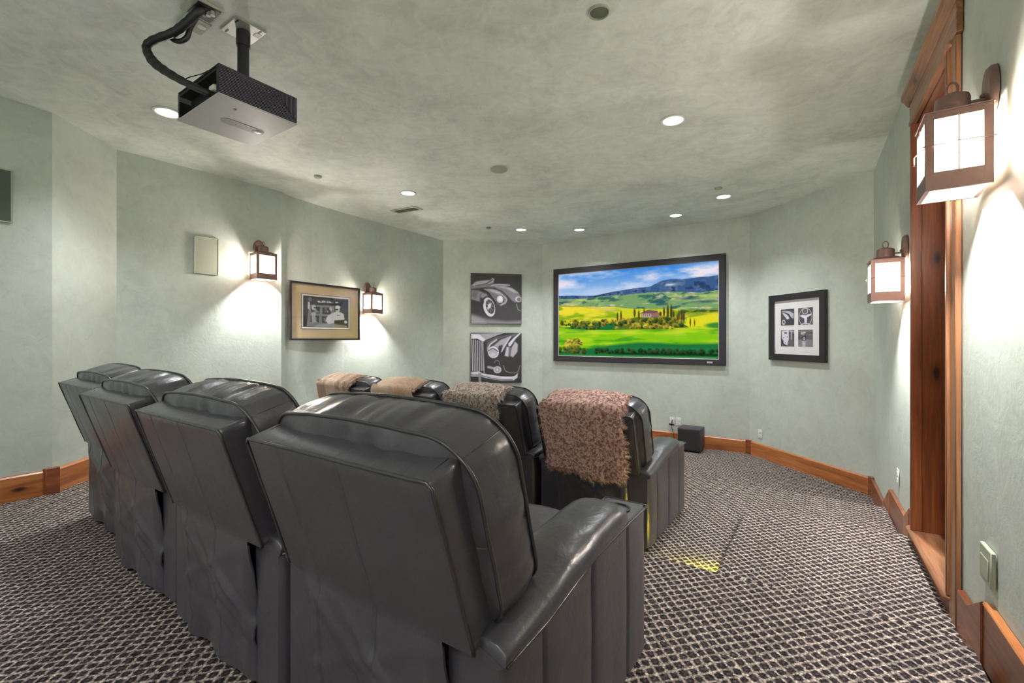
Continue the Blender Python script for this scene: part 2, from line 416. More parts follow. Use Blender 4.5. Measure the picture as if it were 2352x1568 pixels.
right_board([4.64, 5.0], [-.035, -.25], [-.46, -.46], 'alder', .022)
right_board([5.0, 5.80], [-.25, -.25], [-.46, -.46], 'alder_dark', .02)
right_board([3.99, 4.64], [-.035, -.035], [-.3, -.3], 'alder_dark', .02, label='alder baseboard stepping down beside the aisle')
right_board([3.81, 3.99], [.073, -.035], [-.3, -.3], 'alder', .024)
right_board([3.76, 3.81], [.073, .073], [-.3, -.3], 'alder_dark', .02)
right_board([2.37, 2.56], [.18, .073], [-.2, -.2], 'alder_dark', .028, label='sloped dark alder baseboard piece at the top tier edge')
right_board([2.56, 2.70], [.073, .073], [-.2, -.2], 'alder_dark', .024)
right_board([BK + .02, 2.37], [.18, .18], [-.06, -.06], 'alder_dark', .021, label='dark alder baseboard along the right wall on the top tier')
right_board([BK + .02, 2.36], [.185, .185], [.172, .172], 'alder', .026)

# doorway: built in a frame with local +X along -y of the room (towards the camera), +Y into the wall
def doorway():
    rz = math.atan2(-1, 0.03); py = DY1
    root = bpy.data.objects.new('door_1', None); COL.objects.link(root)
    root.location = (WX(py), py, 0); root.rotation_euler = (0, 0, rz)
    struct(root, 'knotty alder doorway with crown header in the right wall')
    Wd = (DY1 - DY0) * 1.0005; top = DOOR_TOP; bot = SILL
    def P(nm, lo, hi, mat, bev=.003, up=False):
        # wood grain runs along local X of the part; upright pieces are built lying down then stood up
        if not up: return box(nm, lo, hi, M[mat], root, bev, 1)
        x0, y0, z0 = lo; x1, y1, z1 = hi
        o = box(nm, (0, y0, -(x1 - x0)), (z1 - z0, y1, 0), M[mat], root, bev, 1)
        o.location = (x0, 0, z0); o.rotation_euler = (0, R(-90), 0); return o
    # local Y negative = into the room
    P('casing', (-.085, -.022, bot - .1), (-.012, .0, top + .02), 'alder_dark', .004, True)
    P('casing', (-.018, -.034, bot), (.004, .02, top), 'alder_dark', .003, True)
    P('casing', (Wd + .008, -.022, bot - .1), (Wd + .11, .0, top + .02), 'trim', .004, True)
    P('casing', (Wd - .004, -.034, bot), (Wd + .018, .02, top), 'trim', .003, True)
    P('jamb', (-.03, .0, bot), (0, .20, top), 'alder_dark', .002, True)
    P('jamb', (Wd, .0, bot), (Wd + .03, .20, top), 'alder_dark', .002, True)
    P('door_stop', (0, .145, bot), (.014, .185, top), 'alder_dark', .002, True)
    P('head_jamb', (-.03, .0, top), (Wd + .03, .20, top + .03), 'trim')
    P('head_casing', (-.10, -.024, top + .02), (Wd + .13, .0, top + .155), 'trim')
    P('head_bead', (-.05, -.036, top - .004), (Wd + .06, .0, top + .03), 'trim', .008)
    bm = bmesh.new()
    prof = [(0, top + .15), (-.028, top + .15), (-.05, top + .185), (-.062, top + .195), (-.062, top + .225), (0, top + .225)]
    A = [bm.verts.new((-.125, y, z)) for y, z in prof]; B = [bm.verts.new((Wd + .155, y, z)) for y, z in prof]
    bm.faces.new(A); bm.faces.new(list(reversed(B)))
    for k in range(len(prof)): bm.faces.new([A[k], B[k], B[(k+1) % len(prof)], A[(k+1) % len(prof)]])
    from_bm('crown_moulding', bm, M['trim'], root)
    P('sill', (-.10, -.045, bot - .03), (Wd + .02, .23, bot), 'trim', .012)
    P('riser', (-.09, -.02, -.30), (Wd + .02, .0, bot - .03), 'alder_dark')
    d = P('door_leaf', (.003, .19, bot + .005), (Wd - .003, .232, top - .003), 'hall', .002, True)
    for z0, z1 in ((.12, 1.0), (1.12, 2.3)):
        q = P('door_panel', (.13, .183, bot + z0), (Wd - .13, .195, bot + z1), 'alder_dark', .006, True)
doorway()

# ------------------------------------------------------------------ recessed lights
light_xy = [(-4.043, 1.333), (-3.983, 3.651), (-3.875, 5.866), (-3.133, 6.379), (-1.686, 6.384), (-0.996, 5.868), (-0.97, 3.60)]
light_lb = ['recessed ceiling downlight next to the projector', 'recessed ceiling downlight beside the slotted air vent', 'leftmost of the recessed downlights near the screen wall', 'recessed downlight above the left end of the screen',
            'recessed downlight above the right part of the screen', 'recessed downlight beside the small sprinkler at the right', 'large bright recessed downlight in the middle of the ceiling at the right']
def downlight(x, y, label, k=1.0):
    t = thing('recessed_downlight', label, 'ceiling light', (x, y, CEIL), 0, 'recessed ceiling downlights')
    bm = bmesh.new(); lathe_bm(bm, [(.072, .0), (.094, -.001), (.096, -.005), (.090, -.008), (.074, -.007), (.072, .0)], 40)
    from_bm('trim_ring', bm, M['white'], t, smooth=True)
    bm = bmesh.new(); lathe_bm(bm, [(.0, -.006), (.06, -.0055), (.0735, -.003)], 40)
    from_bm('lens', bm, M['lamp'], t, smooth=True)
    l = bpy.data.lights.new('downlight', 'SPOT'); l.energy = SPOT_W * k; l.color = (0.97, 0.985, 1.0)
    l.spot_size = R(122); l.spot_blend = 1.0; l.shadow_soft_size = 0.06
    lo = bpy.data.objects.new('downlight_beam', l); COL.objects.link(lo); lo.parent = t; lo.location = (0, 0, -.02)
for (x, y), lb in zip(light_xy, light_lb): downlight(x, y, lb)
for x, y, lb in ((-3.6, -1.3, 'left added fill downlight by the back wall, out of view'), (-2.2, -1.3, 'middle added fill downlight by the back wall, out of view'), (-0.8, -1.3, 'right added fill downlight by the back wall, out of view')): downlight(x, y, lb, 1.25)  # unseen downlights added so the back wall bounces light onto the chair backs

# ------------------------------------------------------------------ wall lanterns
def lantern(label):
    # local +Y points out of the wall, z = 0 at the back plate centre
    t = thing('wall_lantern', label, 'wall lamp', (0, 0, 0), 0, 'bronze wall lanterns')
    B = M['bronze']
    bm = bmesh.new(); n = 32
    prof = [(0.0, 0.0), (1.0, 0.0), (1.0, .012), (.86, .024), (0, .026)]
    rings = []
    for s, yy in prof:
        if s == 0: rings.append([bm.verts.new((0, yy, 0))])
        else: rings.append([bm.verts.new((s*.06*math.cos(2*math.pi*i/n), yy, s*.088*math.sin(2*math.pi*i/n))) for i in range(n)])
    for a, b in zip(rings, rings[1:]):
        for i in range(n):
            q = [a[i % len(a)], a[(i+1) % len(a)], b[(i+1) % len(b)], b[i % len(b)]]; q2 = []
            for v in q:
                if v not in q2: q2.append(v)
            bm.faces.new(q2)
    from_bm('back_plate', bm, B, t, smooth=True, auto=50)
    cy = .112
    bm = bmesh.new(); tube_bm(bm, [(0, .02, -.028), (0, cy, -.028)], .0055, 10)
    bmesh.ops.create_uvsphere(bm, u_segments=12, v_segments=8, radius=.009, matrix=Matrix.Translation((0.012, .028, -.012)))
    from_bm('arm', bm, B, t, smooth=True, auto=40)
    bm = bmesh.new(); lathe_bm(bm, [(0, .012), (.03, .011), (.047, .002), (.05, -.008), (.05, -.062), (.0, -.062)], 32, (0, cy, 0))
    from_bm('cap', bm, B, t, smooth=True, auto=35)
    bm = bmesh.new(); pts = [(0, cy + .016*math.sin(a), .034 + .024*math.cos(a)) for a in np.linspace(0, 2*math.pi, 20, endpoint=False)]
    tube_bm(bm, pts, .004, 8, True); from_bm('hanging_ring', bm, B, t, smooth=True)
    hx, hy = .105, .088; zt, zb = -.075, -.355
    # hipped roof
    bm = bmesh.new()
    lo = [bm.verts.new((sx*(hx+.004), cy + sy*(hy+.004), zt)) for sx, sy in ((-1,-1),(1,-1),(1,1),(-1,1))]
    up = [bm.verts.new((sx*.05, cy + sy*.05, zt + .022)) for sx, sy in ((-1,-1),(1,-1),(1,1),(-1,1))]
    for k in range(4): bm.faces.new([lo[k], lo[(k+1) % 4], up[(k+1) % 4], up[k]])
    bm.faces.new(up)
    lo2 = [bm.verts.new(v.co + Vector((0, 0, -.004))) for v in lo]
    for k in range(4): bm.faces.new([lo[k], lo[(k+1) % 4], lo2[(k+1) % 4], lo2[k]])
    bm.faces.new(list(reversed(lo2)))
    from_bm('roof', bm, B, t)
    # cage
    bm = bmesh.new(); pw = .024; th = .004; ztr, zbr = zt - .028, zb + .062
    for sx in (-1, 1):
        for sy in (-1, 1):
            x0, y0 = sx*hx, cy + sy*hy
            box_bm(bm, (min(x0, x0 - sx*pw), min(y0, y0 - sy*th), zb), (max(x0, x0 - sx*pw), max(y0, y0 - sy*th), zt))
            ya, yb = sorted((y0 - sy*th, y0 - sy*pw)); box_bm(bm, (min(x0, x0 - sx*th), ya, zb), (max(x0, x0 - sx*th), yb, zt))
    for z0, z1 in ((ztr, zt), (zb, zbr)):
        for sy in (-1, 1):
            y0 = cy + sy*(hy - .0004); box_bm(bm, (-hx + pw - .002, min(y0, y0 - sy*.003), z0 + .0003), (hx - pw + .002, max(y0, y0 - sy*.003), z1 - .0003))
        for sx in (-1, 1):
            x0 = sx*(hx - .0004); box_bm(bm, (min(x0, x0 - sx*.003), cy - hy + pw - .002, z0 + .0003), (max(x0, x0 - sx*.003), cy + hy - pw + .002, z1 - .0003))
    # inner bottom lip, open in the middle
    for s in (-1, 1):
        box_bm(bm, (-hx, cy + (s*hy if s < 0 else hy - .014), zb - .003), (hx, cy + (-hy + .014 if s < 0 else hy), zb))
        box_bm(bm, ((-hx if s < 0 else hx - .014), cy - hy, zb - .003), ((-hx + .014 if s < 0 else hx), cy + hy, zb))
    from_bm('cage', bm, B, t)
    for ax, s in (('x', -1), ('x', 1), ('y', -1), ('y', 1)):
        bm = bmesh.new()
        if ax == 'x': box_bm(bm, (s*(hx - .008) - .0015, cy - hy + .006, zbr - .008), (s*(hx - .008) + .0015, cy + hy - .006, ztr + .008))
        else: box_bm(bm, (-hx + .006, cy + s*(hy - .008) - .0015, zbr - .008), (hx - .006, cy + s*(hy - .008) + .0015, ztr + .008))
        from_bm('glass_pane', bm, M['pane'], t)
    bm = bmesh.new(); zm = (ztr + zbr) / 2; gx, gy = hx + .005, hy + .005
    tube_bm(bm, [(-gx - .0, cy - gy, zm), (gx, cy - gy, zm)], .0022, 6)
    tube_bm(bm, [(gx, cy - gy, zm), (gx + .012, cy, zm), (gx, cy + gy + .004, zm)], .0022, 6)
    tube_bm(bm, [(-gx, cy - gy, zm), (-gx - .012, cy, zm), (-gx, cy + gy + .004, zm)], .0022, 6)
    tube_bm(bm, [(-gx, cy + gy, zm), (0, cy + gy + .014, zm), (gx, cy + gy, zm)], .0022, 6)
    for sx in (-1, 1): tube_bm(bm, [(sx*(hx + .002), cy, ztr + .004), (sx*(hx + .002), cy, zbr - .004)], .0026, 6)
    tube_bm(bm, [(0, cy + hy + .002, ztr + .004), (0, cy + hy + .002, zbr - .004)], .0026, 6)
    from_bm('guard_wire', bm, B, t)
    bm = bmesh.new(); lathe_bm(bm, [(0, -.118), (.013, -.12), (.013, -.14), (.012, -.14), (.0, -.14)], 16, (0, cy, 0))
    lathe_bm(bm, [(.0, -.075), (.016, -.078), (.016, -.118), (0, -.118)], 16, (0, cy, 0)); from_bm('socket', bm, M['white'], t)
    bm = bmesh.new(); lathe_bm(bm, [(.012, -.14), (.017, -.155), (.027, -.185), (.029, -.2), (.024, -.22), (.012, -.232), (0, -.235)], 20, (0, cy, 0))
    from_bm('bulb', bm, M['bulb'], t, smooth=True)
    for zz, e in ((-.262, .62), (-.20, .38)):
        l = bpy.data.lights.new('lantern_bulb', 'POINT'); l.energy = SCONCE_W * e; l.color = (1, 0.975, 0.96); l.shadow_soft_size = 0.02
        lo_ = bpy.data.objects.new('bulb_light', l); COL.objects.link(lo_); lo_.parent = t
        lo_.location = (0, cy + (.034 if e < .5 else 0), zz)
    return t
Lx = lambda y: interp(y, [p[1] for p in PLAN[2:8]], [p[0] for p in PLAN[2:8]])
proto = lantern('large bronze wall lantern at the upper right beside the doorway header')
proto.location = (WX(2.33), 2.33, 2.047); proto.rotation_euler = (0, 0, R(90))
for y, x, z, rz, lb in ((4.02, WX(4.02), 1.76, 91.7, 'bronze wall lantern on the right wall beyond the doorway'),
                        (2.545, Lx(2.545), 2.15, -92.4, 'bronze wall lantern at the wall edge right of the small speaker panel'),
                        (4.13, Lx(4.13), 1.86, -85, 'bronze wall lantern just right of the tan matted picture')):
    o = dup(proto, (x, y, z), R(rz)); o['label'] = lb

# unseen extra lantern, added behind the camera to brighten the chair backs
for y, x, z, rz, lb in ((-0.95, WX(-0.95), 2.047, 91.7, 'added fill lantern on the right wall behind the rear row, out of view'),):
    o = dup(proto, (x, y, z), R(rz)); o['label'] = lb

# ------------------------------------------------------------------ recliners
def nz(p, s, off=0.0): return mnoise.noise(Vector((p[0]*s + off, p[1]*s + off*1.7, p[2]*s - off)))
def grid_faces(bm, rows, closed=False):
    for a, b in zip(rows, rows[1:]):
        n = len(a)
        for k in range(n if closed else n - 1):
            q = [a[k], a[(k+1) % n], b[(k+1) % n], b[k]]
            if len({id(v) for v in q}) == 4: bm.faces.new(q)

def rrect(hw, h0, h1, r_top, r_bot, n=120, crown=0.0):
    # rounded rectangle outline in (x, s); h0 bottom, h1 top; evenly sampled, anticlockwise from the bottom centre
    pts = []
    def arc(cx, cs, r, a0, a1, k): return [(cx + r*math.cos(a), cs + r*math.sin(a)) for a in np.linspace(a0, a1, k)]
    path = [(0, h0)] + arc(hw - r_bot, h0 + r_bot, r_bot, -math.pi/2, 0, 10) + arc(hw - r_top, h1 - r_top, r_top, 0, math.pi/2, 14) + [(0, h1)] \
        + arc(-hw + r_top, h1 - r_top, r_top, math.pi/2, math.pi, 14) + arc(-hw + r_bot, h0 + r_bot, r_bot, math.pi, 1.5*math.pi, 10) + [(0, h0)]
    P = np.array(path); d = np.r_[0, np.cumsum(np.hypot(*np.diff(P, axis=0).T))]
    t = np.linspace(0, d[-1], n, endpoint=False)
    X, S = np.interp(t, d, P[:, 0]), np.interp(t, d, P[:, 1])
    out = []
    for x, s in zip(X, S):
        if s > h1 - r_top: s += crown * (1 - (x/hw)**2)
        out.append((x, s))
    return out

HW = 0.408          # half width of a recliner
def recliner(label, group):
    t = thing('recliner', label, 'recliner', (0, 0, 0), 0, group)
    Lm, Pm = M['leather'], M['leather_pipe']
    # --- back panel slab (upper back) : local y rear face from (-.15 at z .91) to (-.03 at z .51)
    zt, zb = 0.884, 0.50
    lean = math.atan2(.12, zt - .51)
    def rear_y(z): return -.15 + (zt - z) * math.tan(lean)
    PW = 0.345
    SW = .262
    bm = bmesh.new(); nzv = 15; th = .096
    xs = sorted(set([round(v, 4) for v in np.linspace(-SW, SW, 45)] + [round(v, 4) for v in np.linspace(SW, PW, 7)] + [round(-v, 4) for v in np.linspace(SW, PW, 7)] + [-.19, -.184, -.196, .045, .039, .051]))
    rows = []
    def seam_at(x): return min(abs(x + .19), abs(x - .045)) < .003
    for j in range(nzv):
        f = j / (nzv - 1); z = zb + (zt - zb) * f; row = []
        for x in xs:
            puff = .008 * (1 - (x/PW)**4) * (math.sin(math.pi*.5 + math.pi*.5*f)**.8 if f < 1 else 0)
            seam = .0028 if seam_at(x) else 0
            y = rear_y(z) - puff + seam + .003*nz((x, 0, z), 7, 3)
            row.append(bm.verts.new((x, y, z)))
        rows.append(row)
    grid_faces(bm, rows)
    front = []
    for j in range(nzv):
        z = zb + (zt - zb) * j / (nzv - 1)
        front.append([bm.verts.new((x * .985, rear_y(z) + th*math.cos(lean), z + th*math.sin(lean))) for x in xs])
    grid_faces(bm, front)
    grid_faces(bm, [[r[0] for r in rows], [r[0] for r in front]]); grid_faces(bm, [[r[-1] for r in rows], [r[-1] for r in front]])
    for ks in ([k for k, x in enumerate(xs) if x <= -SW + 1e-4], [k for k, x in enumerate(xs) if x >= SW - 1e-4]):
        grid_faces(bm, [[rows[0][k] for k in ks], [front[0][k] for k in ks]])
    grid_faces(bm, [rows[-1], front[-1]])
    bmesh.ops.recalc_face_normals(bm, faces=bm.faces)
    if sum(f.normal.y for f in bm.faces if all(v.co.y < rear_y(v.co.z) + .01 for v in f.verts)) > 0: bmesh.ops.reverse_faces(bm, faces=bm.faces)
    # loose skirt: the leather goes on below the panel, between the arms, down to the floor
    inner = [k for k, x in enumerate(xs) if abs(x) <= SW + 1e-4]
    sk = [[rows[0][k] for k in inner]]; y0s = [rows[0][k].co.y for k in inner]; NS = 34
    for j in range(1, NS):
        f = j / (NS - 1); z = zb - (zb - .03) * f; row = []
        for q, k in enumerate(inner):
            x = xs[k]; hang = min(1, f*1.6)
            base = y0s[q] + interp(f, [0, .12, .3, .6, 1], [0, -.004, .0, .016, .022])
            fold = hang*(.006*math.sin(x*24 + 2.2*nz((x, z, 0), 3, 5)) + .010*nz((x, 2, z*.35), 7, 11)) + hang*.009*nz((x*.6, z*1.4, 3), 9, 2)
            dg = 0
            for c0, sl, am, wd in ((.40, .75, .013, .022), (.33, .62, .009, .018), (.27, .9, .007, .02), (.36, -.5, .006, .02)):
                dg += am*math.exp(-((sl*x + (z - c0))/wd)**2)*min(1, f*3)
            edge = .020 * max(0, (abs(x)/SW - .88)/.12) * min(1, f*4)
            seam = .004*(1 - f)**2 if seam_at(x) else 0
            row.append(bm.verts.new((x*(1 + .010*hang*math.sin(z*20 + x*3)), base - fold - dg + edge + seam, z + (.010*nz((x, 0, 0), 6, 4) if j == NS-1 else 0))))
        sk.append(row)
    for a, b in zip(sk, sk[1:]):
        for k in range(len(a) - 1):
            fc = bm.faces.new([a[k], a[k+1], b[k+1], b[k]]); fc.normal_update()
            if fc.normal.y > 0: fc.normal_flip()
    back = [[bm.verts.new((v.co.x, v.co.y + .006, v.co.z)) for v in r] for r in sk[1:]]
    grid_faces(bm, [sk[-1], back[-1]]); grid_faces(bm, [[r[0] for r in sk[1:]], [r[0] for r in back]]); grid_faces(bm, [[r[-1] for r in sk[1:]], [r[-1] for r in back]])
    grid_faces(bm, back)
    sh = [e for e in bm.edges if len(e.link_faces) == 2 and e.calc_face_angle() > R(50) and min(v.co.z for v in e.verts) > zb + .001]
    bmesh.ops.bevel(bm, geom=sh, offset=.010, segments=2, affect='EDGES', profile=.5)
    me = bpy.data.meshes.new('back_panel'); bm.normal_update(); bm.to_mesh(me); bm.free()
    me.polygons.foreach_set('use_smooth', [True]*len(me.polygons)); me.set_sharp_from_angle(angle=R(62))
    bp = link('back_panel', me, Lm, t)
    bm = bmesh.new()
    loop = [(-PW, zb), (-PW, zt - .01), (-PW + .012, zt), (PW - .012, zt), (PW, zt - .01), (PW, zb)]
    pth = []
    for (x0, z0), (x1, z1) in zip(loop, loop[1:]):
        k = max(2, int(math.hypot(x1-x0, z1-z0) / .02))
        for i in range(k): f = i/k; pth.append((x0 + (x1-x0)*f, z0 + (z1-z0)*f))
    pth.append(loop[-1])
    tube_bm(bm, [(x, rear_y(z) + .001 + .0012*nz((x, 0, z), 16), z - .001 + .001*nz((x, 1, z), 22)) for x, z in pth], .0042, 8)
    from_bm('piping', bm, Pm, bp, smooth=True)
    for s in (-1, 1):
        bm = bmesh.new(); z = zt - .012; tube_bm(bm, [(s*(PW - .03), rear_y(zt) + .004, zt - .001), (s*(PW - .03), rear_y(zt) + (th - .012)*math.cos(lean), zt - .001 + (th - .012)*math.sin(lean))], .002, 6)
        from_bm('seam', bm, Pm, bp, smooth=True)
    # --- big boxed back cushion, leaning with the panel
    ca = R(16); axs = Vector((0, -math.sin(ca), math.cos(ca))); axn = Vector((0, math.cos(ca), math.sin(ca)))
    cen = Vector((0, .058, .755)); N = 132
    H0, H1 = -.225, .208
    out = rrect(.372, H0, H1, .105, .07, N, .022)
    hy = .072
    def P(x, s, n_): return cen + Vector((x, 0, 0)) + axs*s + axn*n_
    bm = bmesh.new(); rings = []
    def ring(k, n_, band=0.0):
        r = []
        for x, s in out:
            px, ps = x*k, s*k
            if k >= .999:   # band swells a little
                L = math.hypot(x, s); px, ps = x*(1 + band), s*(1 + band)
            p = P(px, ps, n_)
            r.append(p)
        return r
    prof = []
    for k in (.06, .2, .36, .52, .66, .78, .87, .93, .97): prof.append((k, -hy - .040*(1 - k**3.2), 0))
    prof.append((1.0, -hy, 0))
    for n_, b_ in ((-.052, .012), (-.026, .024), (0, .028), (.026, .024), (.052, .012)): prof.append((1.0, n_, b_))
    prof.append((1.0, hy, 0))
    for k in (.97, .93, .87, .78, .66, .52, .36, .2, .06): prof.append((k, hy + .085*(1 - k**2.6), 0))
    for k, n_, b_ in prof:
        rr = []
        for idx, p in enumerate(ring(k, n_, b_)):
            x, s = out[idx][0]*k, out[idx][1]*k
            d = Vector((0, 0, 0))
            wob = .012*nz((x, s, n_), 6, 1) + .007*nz((x*3, s, n_*3), 9, 8)
            if k >= .999 and abs(n_) < hy - .005:
                # gathered wrinkles running across the band
                wr = .0095*nz((x*17, s*17, n_*4.0), 1, 4) + .0060*nz((x*40, s*40, n_*7), 1, 9)
                dirv = (Vector((x, 0, 0)) + axs*s); dirv.normalize(); d = dirv * wr
            elif k < .999:
                edge = min(1, (1 - k)*6)
                d = axn * (wob*edge + .006*nz((x*14, s*14, n_*4), 1, 6)*(1 if k > .7 else .4))
            rr.append(bm.verts.new(p + d))
        rings.append(rr)
    grid_faces(bm, rings, True)
    for r, rev in ((rings[0], 1), (rings[-1], 0)):
        bm.faces.new(r if not rev else list(reversed(r)))
    bc = from_bm('back_cushion', bm, Lm, t, smooth=True, auto=50)
    for sgn in (-1, 1):
        bm = bmesh.new()
        pts = [P(x*1.006, s*1.006, sgn*(hy + .001) + .0025*nz((x*14, s*14, sgn), 1, 2)) for x, s in out]
        tube_bm(bm, pts, .0047, 8, True); from_bm('piping', bm, Pm, bc, smooth=True)
    for s in (-1, 1):
        bm = bmesh.new(); cx, cs = s*(.372 - .105*.30), H1 - .105*.30 + .004
        pts = [P(cx*(1 + b_*1.05) , cs*(1 + b_*1.05), n_) for n_, b_ in ((-.07, .002), (-.05, .0135), (-.026, .025), (0, .029), (.026, .025), (.05, .0135), (.07, .002))]
        tube_bm(bm, pts, .0022, 6); from_bm('seam', bm, Pm, bc, smooth=True)
    bm = bmesh.new()
    pts = [P(x, -.02, -hy - .04*(1 - (abs(x)/.372)**3.2) - .0005 + .010*nz((x, -.02, -hy), 6, 1)) for x in np.linspace(.2, .366, 10)]
    tube_bm(bm, pts, .002, 6); from_bm('seam', bm, Pm, bc, smooth=True)
    # --- arms
    AI, AO = .252, HW
    def seam_z(y): return interp(y, [0, .17, .42, .58, .70, .88], [.482, .492, .535, .541, .543, .545])
    for s in (-1, 1):
        bm = bmesh.new()
        ys = list(np.linspace(0.02, .86, 43)); ys = [0.0, .008] + sorted([v for v in ys if min(abs(v - c) for c in (.165, .43, .70)) > .014] + [c + d for c in (.165, .43, .70) for d in (-.012, -.004, 0, .004, .012)]) + [.872, .88]
        zsn = 9; rows = []
        chan = (.165, .43, .70)
        def prof_x(y, f):
            dmin = min(abs(y - c) for c in chan + (0.0, .88))
            puff = .007*min(1, dmin/.05)
            dc = min(abs(y - c) for c in chan); g = -.008 if dc < .002 else (-.005 if dc < .006 else 0)
            end = -.012*max(0, 1 - min(y, .88 - y)/.014)
            return AO - .006 + puff*math.sin(math.pi*min(1, .12 + f*.85)) + g + end + .002*nz((y, f, s), 6, 2)
        for y in ys:
            zt_ = seam_z(y); row = [bm.verts.new((s*(AI), y, .03)), bm.verts.new((s*(AO - .03), y, .03))]
            for k in range(zsn):
                f = k/(zsn - 1); row.append(bm.verts.new((s*prof_x(y, f), y + (0 if 0.01 < y < .87 else 0), .04 + (zt_ - .04)*f)))
            row += [bm.verts.new((s*(AO - .014), y, zt_ + .004)), bm.verts.new((s*AI, y, zt_ + .004))]
            rows.append(row)
        grid_faces(bm, rows, True)
        bm.faces.new(rows[0]); bm.faces.new(list(reversed(rows[-1])))
        arm = from_bm('arm', bm, Lm, t, smooth=True, auto=42)
        # pad: a soft roll, thicker towards the front
        bm = bmesh.new(); rings = []; K = 28
        yy = [-.004, .0, .012] + list(np.linspace(.03, .64, 26)) + [.665, .685, .697, .703]
        for y in yy:
            top = interp(y, [-.01, 0, .1, .2, .3, .42, .55, .62, .66, .69, .703], [.520, .528, .546, .572, .597, .614, .625, .627, .620, .600, .575])
            z0 = seam_z(max(0, y)) - .012
            wdt = interp(y, [-.01, 0, .15, .4, .6, .66, .703], [.078, .084, .090, .094, .094, .090, .072])
            cx = (AI + AO)/2; hh = (top - z0)
            rr = []
            for k in range(K):
                a = 2*math.pi*k/K
                ex = 2.6
                ca_, sa = math.cos(a), math.sin(a)
                x = wdt*math.copysign(abs(ca_)**(2/ex), ca_); z = z0 + hh/2 + hh/2*math.copysign(abs(sa)**(2/ex), sa)
                q = (cx + x, y, z); dd = .003*nz(q, 9, s*3 + 1) + .002*nz((q[0]*4, q[1], q[2]*2), 12, 7)
                rr.append(bm.verts.new((s*(cx + x*(1 + dd*8)), y, z + dd)))
            rings.append(rr)
        grid_faces(bm, rings, True); bm.faces.new(rings[0]); bm.faces.new(list(reversed(rings[-1])))
        pad = from_bm('arm_pad', bm, Lm, arm, smooth=True, auto=55)
        # piping under the pad, round the cup plate and down the rear corner
        bm = bmesh.new()
        tube_bm(bm, [(s*(AO + .002), y, seam_z(y) + .002) for y in np.linspace(0.002, .874, 44)], .0042, 6)
        tube_bm(bm, [(s*(AO - .002 - (AO - AI)*f), -.001, seam_z(0) + .002 + .022*math.sin(math.pi*f)) for f in np.linspace(0, 1, 10)], .004, 6)
        tube_bm(bm, [(s*(AO - .002 - (AO - AI)*f), .878, seam_z(.88) + .003) for f in np.linspace(0, 1, 8)], .004, 6)
        tube_bm(bm, [(s*(AI + .002), y, seam_z(y) + .004) for y in np.linspace(.70, .876, 6)], .004, 6)
        from_bm('arm_piping', bm, Pm, arm, smooth=True)
        bm = bmesh.new(); lathe_bm(bm, [(.046, .001), (.047, .005), (.041, .006), (.038, .0), (.036, -.004), (0, -.004)], 28, (s*(AI + AO)/2, .79, seam_z(.79) + .004))
        from_bm('cup_holder', bm, M['black'], arm, smooth=True, auto=40)
    # --- seat, footrest, base
    bm = bmesh.new(); box_bm(bm, (-.249, .10, .30), (.249, .87, .455), .045, 4)
    bmesh.ops.subdivide_edges(bm, edges=[e for e in bm.edges if e.calc_length() > .1], cuts=10, use_grid_fill=True)
    for v in bm.verts:
        if v.co.z > .44: v.co.z += .022*(1 - (v.co.x/.25)**2) + .006*nz(v.co, 7)
    from_bm('seat_cushion', bm, Lm, t, smooth=True, auto=60)
    bm = bmesh.new(); box_bm(bm, (-.247, .80, .07), (.247, .885, .32), .03, 3); from_bm('footrest', bm, Lm, t, smooth=True, auto=60)
    box('base', (-.36, .03, 0), (.36, .84, .06), M['black'], t, .004, 1)
    return t

G1, G2 = 'recliners in the rear row', 'recliners in the front row'
ch = recliner('black leather recliner nearest to the camera, right end of the rear row', G1)
ch.location = (-.940, .75, 0)
for x, y, lb in ((-1.790, .75, 'second black leather recliner from the right in the rear row, left of the nearest one'),
                 (-2.655, .775, 'third black leather recliner from the right in the rear row'),
                 (-3.53, .865, 'farthest black leather recliner, left end of the rear row')):
    o = dup(ch, (x, y, 0)); o['label'] = lb; o['group'] = G1
FR = [(-1.32, 2.86), (-2.18, 2.86), (-3.04, 2.86), (-3.90, 2.86)]
for (x, y), lb in zip(FR, ('front row black recliner under the long reddish brown fur blanket', 'front row black recliner under the shaggy grey brown fur blanket',
                           'front row black recliner under the plain smooth tan fur blanket', 'leftmost front row black recliner under the streaky tan fur blanket')):
    o = dup(ch, (x, y, PLAT)); o['label'] = lb; o['group'] = G2

# ------------------------------------------------------------------ fur blankets over the front row backs
def fur(name, root, tip, blot, streak=None):
    t = NT(name); p = t.objc()
    hi = t.n.new('ShaderNodeHairInfo')
    n = t.noise(p, 60, 3, 0.6, 0.4)
    c = t.ramp(hi.outputs['Intercept'], [(0.0, root), (0.45, root), (1.0, tip)])
    d = t.ramp(n, [(0.42, blot), (0.56, (1, 1, 1, 1))])
    if streak:
        n2 = t.noise(t.mapping(p, (streak, 1.2, 1.2)), 1.0, 3); d = t.ramp(n2, [(0.38, blot), (0.62, (1, 1, 1, 1))])
    c = t.mix(0.9, c, d, 'MULTIPLY')
    rv = t.math('ADD', 0.8, t.math('MULTIPLY', hi.outputs['Random'], 0.5))
    hv = t.n.new('ShaderNodeHueSaturation'); t.link(c, hv.inputs['Color']); t.link(rv, hv.inputs['Value'])
    return t.set(**{'Base Color': hv.outputs[0], 'Roughness': 0.75, 'Specular IOR Level': 0.15})
